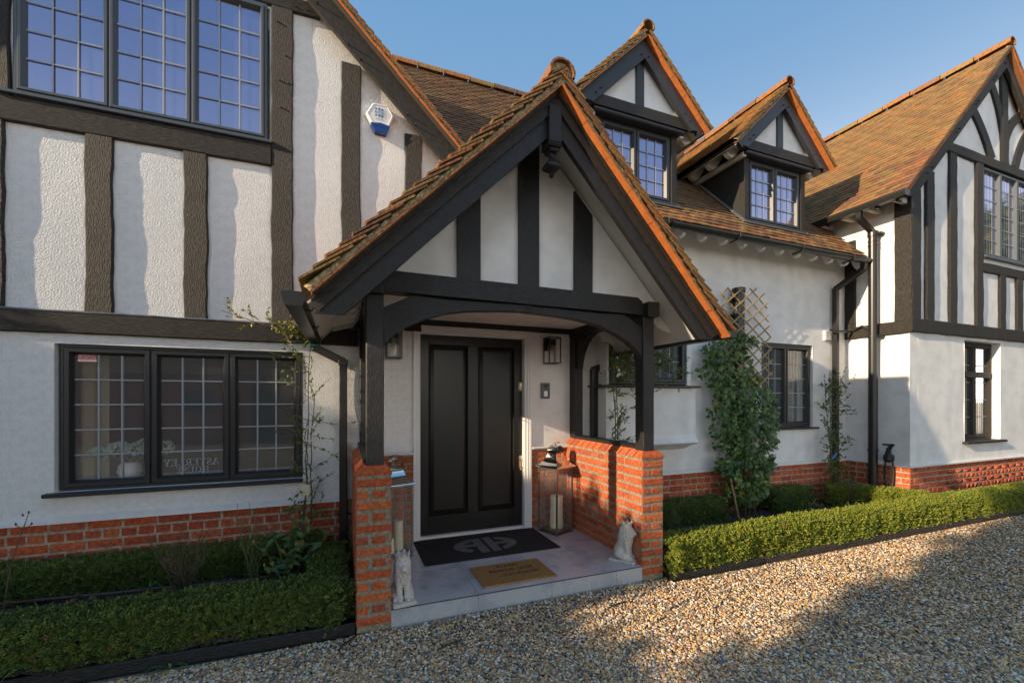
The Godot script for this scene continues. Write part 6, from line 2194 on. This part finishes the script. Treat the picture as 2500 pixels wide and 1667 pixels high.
func stone_mesh(v: int) -> ArrayMesh:
	var g := (1.0 + sqrt(5.0)) / 2.0
	var p := []
	for q in [[-1, g, 0], [1, g, 0], [-1, -g, 0], [1, -g, 0], [0, -1, g], [0, 1, g], [0, -1, -g], [0, 1, -g], [g, 0, -1], [g, 0, 1], [-g, 0, -1], [-g, 0, 1]]:
		p.append(Vector3(q[0], q[1], q[2]).normalized() * rng.randf_range(0.78, 1.12) * Vector3(1.15, 0.62, 0.85))
	var b := MB.new(v % 2 == 0)
	for f in [[0, 11, 5], [0, 5, 1], [0, 1, 7], [0, 7, 10], [0, 10, 11], [1, 5, 9], [5, 11, 4], [11, 10, 2], [10, 7, 6], [7, 1, 8], [3, 9, 4], [3, 4, 2], [3, 2, 6], [3, 6, 8], [3, 8, 9], [4, 9, 5], [2, 4, 11], [6, 2, 10], [8, 6, 7], [9, 8, 1]]:
		b.tri(p[f[0]], p[f[1]], p[f[2]])
	return b.done()


func build_ground():
	var b := MB.new()
	b.quad(Vector3(-300, -0.012, 300), Vector3(300, -0.012, 300), Vector3(300, -0.012, -300), Vector3(-300, -0.012, -300))
	setting("ground", b.done(), M.ground)
	setting("flower_bed", bumpy(-4.5, 0.075, -4.36, -3.06, 0.095, 0.04, 0.045), M.soil)
	setting("flower_bed", bumpy(2.61, 12.0, -4.36, -2.93, 0.035, 0.03, 0.06), M.soil)
	# clods and fallen leaves on the left bed
	var xf := []
	var co := []
	for k in 2600:
		var left := rng.randf() < 0.6
		var p := Vector3(rng.randf_range(-2.6, 0.0), 0.105, rng.randf_range(-4.2, -3.2)) if left else Vector3(rng.randf_range(2.7, 7.2), 0.045, rng.randf_range(-4.1, -3.2))
		xf.append(Transform3D(facing(Vector3(j(1), j(1), j(1))).scaled(Vector3.ONE * rng.randf_range(0.003, 0.012)), p + Vector3(0, j(0.008), 0)))
		var f := rng.randf_range(0.5, 1.6)
		co.append(Color(0.07 * f, 0.05 * f, 0.038 * f) if rng.randf() < 0.93 else Color(0.25, 0.22, 0.18))
	var cl := many(self, "soil_clods", stone_mesh(1), M.gravel, xf, co)
	tag(cl, "crumbs of dark soil and grit on the flower beds", "soil", "", "stuff")
	xf = []
	co = []
	for k in 60:
		var p := Vector3(rng.randf_range(-2.3, -0.1), 0.118, rng.randf_range(-4.1, -3.35)) if k < 38 else Vector3(rng.randf_range(2.7, 6.5), 0.06, rng.randf_range(-4.0, -3.2))
		xf.append(Transform3D(Basis.from_euler(Vector3(-PI / 2 + j(0.4), rng.randf() * TAU, j(0.4))).scaled(Vector3.ONE * rng.randf_range(0.6, 1.3)), p))
		co.append(Color(0.22 + j(0.06), 0.13 + j(0.03), 0.07))
	tag(many(self, "fallen_leaves", leaf_mesh(0.07, 0.05, 0.4, 0.3), M.leaf, xf, co), "curled brown leaves fallen on the flower bed soil", "leaves", "", "stuff")
	# pea shingle, thinning to the textured ground far off
	var pal := [[0.44, 0.30, 0.165], [0.48, 0.29, 0.11], [0.36, 0.25, 0.14], [0.23, 0.15, 0.085], [0.19, 0.175, 0.16], [0.075, 0.072, 0.075], [0.62, 0.52, 0.40], [0.52, 0.38, 0.22], [0.30, 0.19, 0.10], [0.13, 0.12, 0.12], [0.40, 0.20, 0.09], [0.72, 0.66, 0.56], [0.50, 0.36, 0.19]]
	var lots := [[], [], [], []]
	var cols := [[], [], [], []]
	var n := 0
	var tries := 0
	while n < 92000 and tries < 900000:
		tries += 1
		var fw := 2.2 + pow(rng.randf(), 1.7) * 9.5
		var r := rng.randf_range(-1.25, 1.25)
		var x := fw * (0.3657 + r * 0.9307)
		var z := fw * (-0.9307 + r * 0.3657)
		if z < -2.88 and x > 2.61 or z < -3.0 or x < 0.08 and z < -3.02 - 0.047 * (0.08 - x) * 1.6 + 0.02 or z > 2.5:
			continue
		var i := n % 4
		n += 1
		var s := rng.randf_range(0.0065, 0.0125) * (1.0 + maxf(0.0, fw - 5.0) * 0.09)
		if rng.randf() < 0.05:
			s *= 1.35
		var basis := Basis.from_euler(Vector3(j(0.6), rng.randf() * TAU, j(0.6))).scaled(Vector3(1, 1, 1) * s)
		lots[i].append(Transform3D(basis, Vector3(x, rng.randf_range(-0.008, 0.007), z)))
		var c: Array = pal[rng.randi() % pal.size()]
		var f := rng.randf_range(1.25, 1.8)
		cols[i].append(Color(minf(c[0] * f, 0.8), minf(c[1] * f, 0.74), minf(c[2] * f, 0.64)))
	var g := Node3D.new()
	g.name = "gravel"
	add_child(g)
	tag(g, "tan and brown pea gravel covering the forecourt", "gravel", "", "stuff")
	for i in 4:
		many(g, "pebbles", stone_mesh(i), M.gravel, lots[i], cols[i]).set_meta("kind", "stuff")
	# edging boards
	var e := beam(self, "edging_board", Vector3(-2.7, 0.03, -3.125), Vector3(0.072, 0.034, -3.03), 0.085, 0.026, M.edging, 0.002)
	tag(e, "black timber edging board in front of the left box hedge", "edging", "timber boards edging the beds")
	var x := 2.612
	var k := 0
	for ln in [1.05, 1.42, 1.75, 1.85, 1.95, 1.8]:
		e = beam(self, fresh("edging_board"), Vector3(x + 0.004, 0.022 + j(0.006), -2.935 + j(0.006)), Vector3(x + ln - 0.004, 0.024 + j(0.006), -2.925 + j(0.006)), 0.075, 0.024, M.edging if k == 0 else M.worn_edging, 0.0025)
		tag(e, ["black edging board next to the right porch pier", "second edging board from the porch, worn brown", "third edging board from the porch along the right hedge", "fourth edging board from the porch along the right hedge", "fifth edging board from the porch, towards the right wing", "farthest edging board in view along the right hedge"][k], "edging", "timber boards edging the beds")
		x += ln
		k += 1
	# hose in the left bed and cable ends in the gravel
	b = MB.new()
	var hp := PackedVector3Array()
	for q in [[-2.9, -4.03], [-2.3, -4.09], [-1.95, -4.06], [-1.6, -4.01], [-1.3, -3.99], [-1.0, -3.93], [-0.72, -3.90], [-0.5, -3.95]]:
		hp.append(Vector3(q[0], 0.132, q[1]))
	b.tube(hp, [0.011], 8)
	var ho := one("garden_hose", b.done(), M.hose, "brown irrigation hose lying along the left bed between the hedges", "hose")
	b = MB.new()
	b.tube(PackedVector3Array([Vector3(-1.78, 0.07, -4.03), Vector3(-1.79, 0.15, -4.035)]), [0.008], 6)
	b.box(Vector3(-1.80, 0.138, -4.06), Vector3(-1.77, 0.152, -4.01), 0.003)
	part(ho, "peg", b.done(), M.hose)
	for q in [[0.62, -2.66, 0.35, "black cable end poking from the gravel in front of the step"], [1.92, -2.72, 0.2, "short black cable end in the gravel near the right end of the step"], [0.03, -2.93, 0.9, "black cable loop in the gravel by the foot of the left pier"]]:
		b = MB.new()
		var c := Vector3(q[0], 0.009, q[1])
		var d := Vector3(cos(q[2]), 0, -sin(q[2]))
		b.tube(PackedVector3Array([c - d * 0.09, c - d * 0.03 + Vector3(0, 0.006, 0), c + d * 0.04 + Vector3(0, 0.004, 0.006), c + d * 0.10]), [0.006, 0.008, 0.007, 0.004], 6)
		one("cable", b.done(), M.black_plastic, q[3], "cable", Transform3D(), "black cable ends in the gravel")
	flowers()


# hydrangeas on the window board, behind the left light
func flowers():
	var heads := [Vector3(-1.90, 1.10, -4.62), Vector3(-1.77, 1.14, -4.60), Vector3(-1.64, 1.13, -4.62), Vector3(-1.55, 1.17, -4.58), Vector3(-1.46, 1.13, -4.62)]
	var o := thing("flower_vase", Vector3(-1.70, 0.885, -4.62), "low vase of pale green hydrangea heads inside the lower left window", "flowers")
	var b := MB.new(true)
	b.lathe([Vector2(0.0, 0.0), Vector2(0.06, 0.0), Vector2(0.085, 0.05), Vector2(0.075, 0.11), Vector2(0.05, 0.13)], 16, Vector3(-1.70, 0.886, -4.62))
	part(o, "vase", b.done(), M.white_paint)
	for h in heads:
		b = MB.new()
		b.tube(PackedVector3Array([Vector3(-1.70 + j(0.02), 1.0, -4.62), h.lerp(Vector3(-1.7, 1.0, -4.62), 0.4) + Vector3(0, 0.02, 0), h]), [0.004], 5)
		part(o, "stem", b.done(), M.green_stem)
		var xf := []
		var co := []
		for k in 150:
			var d := Vector3(j(1), rng.randf_range(-0.5, 1.0), j(1)).normalized()
			xf.append(Transform3D(facing(d.cross(Vector3(j(1), j(1), j(1)))).scaled(Vector3.ONE * rng.randf_range(0.8, 1.2)), h + d * Vector3(0.075, 0.055, 0.06)))
			var f := rng.randf_range(0.75, 1.05)
			co.append(Color(0.62 * f, 0.74 * f, 0.62 * f))
		many(o, "flower_head", leaf_mesh(0.026, 0.024, 0.3, 0.1), M.leaf, xf, co).set_meta("kind", "stuff")


# ---------------------------------------------------------------- out of view: what shades the forecourt and what the panes mirror
func leafy_block(called: String, label: String, category: String, lo: Vector3, hi: Vector3, count: int, size: float, kind: String):
	var o := thing(called, Vector3((lo.x + hi.x) / 2, 0, (lo.z + hi.z) / 2), label, category)
	part(o, "inner_growth", boxm(lo + Vector3(0.35, 0, 0.35), hi - Vector3(0.35, 0.3, 0.35), 0.2), M.hedge_core)
	var nz := FastNoiseLite.new()
	nz.seed = 8
	nz.frequency = 0.6
	var xf := []
	var co := []
	for k in count:
		var p := Vector3(rng.randf_range(lo.x, hi.x), rng.randf_range(0.0, hi.y), rng.randf_range(lo.z, hi.z))
		var out := Vector3.ZERO
		match rng.randi() % 6:
			0: p.x = hi.x; out = Vector3.RIGHT
			1: p.x = lo.x; out = Vector3.LEFT
			2: p.z = lo.z; out = Vector3.FORWARD
			3: p.z = hi.z; out = Vector3.BACK
			_: p.y = hi.y; out = Vector3.UP
		p += out * (nz.get_noise_3dv(p) * 0.35 - rng.randf() * 0.3)
		xf.append(Transform3D(facing(out + Vector3(j(0.8), 0.5 + j(0.6), j(0.8))).scaled(Vector3.ONE * rng.randf_range(0.7, 1.3)), p))
		co.append(green(kind))
	many(o, "foliage", sprig_mesh(1, size, size * 0.5, 4, size * 1.5), M.leaf, xf, co).set_meta("kind", "stuff")


func tree(label: String, at: Vector3, tall: float, wide: float, bare: float, kind: String, count: int):
	var o := thing("tree", at, label, "tree", "trees across the forecourt")
	var b := MB.new()
	b.tube(PackedVector3Array([at, at + Vector3(0.05, tall * 0.3, 0), at + Vector3(-0.05, tall * 0.6, 0.1), at + Vector3(0, tall * 0.95, 0)]), [0.28, 0.22, 0.14, 0.03], 10)
	for k in 12:
		var a := rng.randf() * TAU
		var p := at + Vector3(0, tall * rng.randf_range(bare, 0.8), 0)
		b.tube(PackedVector3Array([p, p + Vector3(cos(a), 0.35, sin(a)) * wide * 0.5, p + Vector3(cos(a), 0.5, sin(a)) * wide * 0.85]), [0.08, 0.05, 0.02], 6)
	part(o, "trunk", b.done(), M.stem)
	var xf := []
	var co := []
	var blobs := []
	for k in 26:
		var y := rng.randf_range(bare, 0.98)
		var w: float = wide * sin(PI * clampf((y - bare * 0.7) / (1.08 - bare * 0.7), 0.05, 0.98))
		var a := rng.randf() * TAU
		var r := sqrt(rng.randf()) * w
		blobs.append([at + Vector3(cos(a) * r, y * tall, sin(a) * r), rng.randf_range(0.5, 1.0) * wide * 0.36])
	for k in count:
		var q: Array = blobs[rng.randi() % blobs.size()]
		var d := Vector3(j(1), j(1), j(1)).normalized()
		xf.append(Transform3D(facing(d + Vector3(0, 0.3, 0)).scaled(Vector3.ONE * rng.randf_range(0.7, 1.3)), q[0] + d * q[1] * pow(rng.randf(), 0.4)))
		co.append(green(kind))
	many(o, "crown", sprig_mesh(2, 0.16, 0.09, 4, 0.25), M.leaf, xf, co).set_meta("kind", "stuff")


func build_surroundings():
	leafy_block("unseen_tall_hedge", "unseen tall hedge out of view at left, placed to shade the lower house front", "hedge", Vector3(-8.2, 0, -6.5), Vector3(-6.9, 3.6, -1.45), 9000, 0.075, "conifer")  # out of view; its top edge shades the lower walls and porch
	leafy_block("unseen_tall_hedge", "unseen lower hedge out of view at left, placed to let a band of sun onto the gravel", "hedge", Vector3(-8.0, 0, -1.4), Vector3(-6.9, 2.85, -0.2), 3000, 0.075, "conifer")  # out of view; kept low so sun reaches the gravel beside the porch
	leafy_block("unseen_conifer_screen", "green conifer screen out of view beyond the right wing, placed to be mirrored in its panes", "hedge", Vector3(20.0, 0, -3.0), Vector3(22.5, 5.2, 8.0), 7000, 0.13, "rose")  # out of view; stands where the wing panes reflect greenery
	leafy_block("unseen_conifer_screen", "unseen high conifer screen out of view at left, placed to shade the foreground gravel", "hedge", Vector3(-9.0, 0, -0.05), Vector3(-7.0, 7.2, 2.8), 8000, 0.13, "conifer")  # out of view; keeps the sun off the near gravel
	# brick outbuilding opposite
	var o := thing("garage", Vector3(-4.5, 0, 11.0), "low red brick outbuilding across the forecourt with a tiled roof", "building")
	part(o, "wall", boxm(Vector3(-9.0, 0, 9.5), Vector3(-0.5, 2.5, 13.0)), bricks[3])
	part(o, "door", boxm(Vector3(-3.2, 0, 9.46), Vector3(-2.3, 2.0, 9.52)), M.worn_oak)
	part(o, "window", boxm(Vector3(-5.2, 1.1, 9.46), Vector3(-4.4, 1.9, 9.52)), M.black_frame)
	slab(o, "roof", [Vector3(-0.3, 2.45, 9.3), Vector3(-9.2, 2.45, 9.3), Vector3(-9.2, 4.2, 11.3), Vector3(-0.3, 4.2, 11.3)], 0.08, tiles[1])
	tree("broad tree with a thick trunk behind the brick outbuilding", Vector3(0.8, 0, 9.0), 9.0, 3.2, 0.32, "conifer", 5200)
	tree("dense evergreen across the forecourt on the right", Vector3(13.5, 0, 8.5), 8.5, 3.0, 0.08, "box", 5200)
	tree("yellow-green conifer across the forecourt at far right", Vector3(22.0, 0, 1.2), 9.2, 2.2, 0.06, "rose", 5200)
	tree("tall evergreen behind the forecourt gate", Vector3(7.0, 0, 13.0), 8.0, 2.8, 0.15, "conifer", 4200)
	# clipped golden ball in a pot
	var t := thing("topiary", Vector3(1.5, 0, 4.6), "golden clipped conifer ball in a dark pot across the forecourt", "plant")
	var b := MB.new(true)
	b.lathe([Vector2(0, 0), Vector2(0.3, 0), Vector2(0.42, 0.7), Vector2(0.46, 0.75), Vector2(0.4, 0.75), Vector2(0, 0.7)], 18, Vector3(1.5, 0, 4.6))
	part(t, "pot", b.done(), M.cast_iron)
	var xf := []
	var co := []
	for k in 2600:
		var d := Vector3(j(1), j(1), j(1)).normalized()
		xf.append(Transform3D(facing(d + Vector3(j(0.5), 0.3, j(0.5))), Vector3(1.5, 1.25, 4.6) + d * Vector3(0.75, 0.5, 0.75) * rng.randf_range(0.9, 1.0)))
		co.append(green("gold"))
	many(t, "crown", sprig_mesh(3, 0.06, 0.03, 4, 0.09), M.leaf, xf, co).set_meta("kind", "stuff")


func _ready():
	rng.seed = 20240
	# camera: level, lens shifted up, about 100 degrees across
	var cam := Camera3D.new()
	cam.name = "camera"
	add_child(cam)
	cam.position = Vector3(0, 1.55, 0)
	cam.rotation.y = deg_to_rad(-21.45)
	cam.set_frustum(0.05 * 1667.0 / 1050.0, Vector2(0, 0.05 * 142.5 / 1050.0), 0.05, 900.0)
	cam.current = true
	# clear late-afternoon sky
	var sky := ProceduralSkyMaterial.new()
	sky.sky_top_color = lin(0.050, 0.107, 0.188)
	sky.sky_horizon_color = lin(1.75, 1.68, 1.52)  # bright warm horizon, mostly out of view, lights the shaded walls
	sky.sky_curve = 0.112
	sky.ground_bottom_color = lin(0.16, 0.13, 0.09)
	sky.ground_horizon_color = lin(0.2, 0.18, 0.15)
	sky.sky_energy_multiplier = 1.0
	var env := Environment.new()
	env.background_mode = Environment.BG_SKY
	env.sky = Sky.new()
	env.sky.sky_material = sky
	env.tonemap_mode = Environment.TONE_MAPPER_LINEAR
	env.tonemap_exposure = 3.3
	env.sdfgi_enabled = true
	env.ssao_enabled = true
	env.ssil_enabled = true
	var we := WorldEnvironment.new()
	we.name = "environment"
	we.environment = env
	add_child(we)
	var sun := DirectionalLight3D.new()
	sun.name = "sun"
	add_child(sun)
	sun.light_energy = 0.66
	sun.light_color = Color(1.0, 0.90, 0.76)
	sun.light_angular_distance = 0.5
	sun.shadow_enabled = true
	sun.sky_mode = DirectionalLight3D.SKY_MODE_LIGHT_ONLY
	sun.look_at_from_position(Vector3.ZERO, Vector3(1.0, -0.339, -0.16), Vector3.UP)
	make_materials()
	build_ground()
	build_house()
	build_porch()
	build_surroundings()
	build_fixtures()
	build_door_things()
	build_plants()
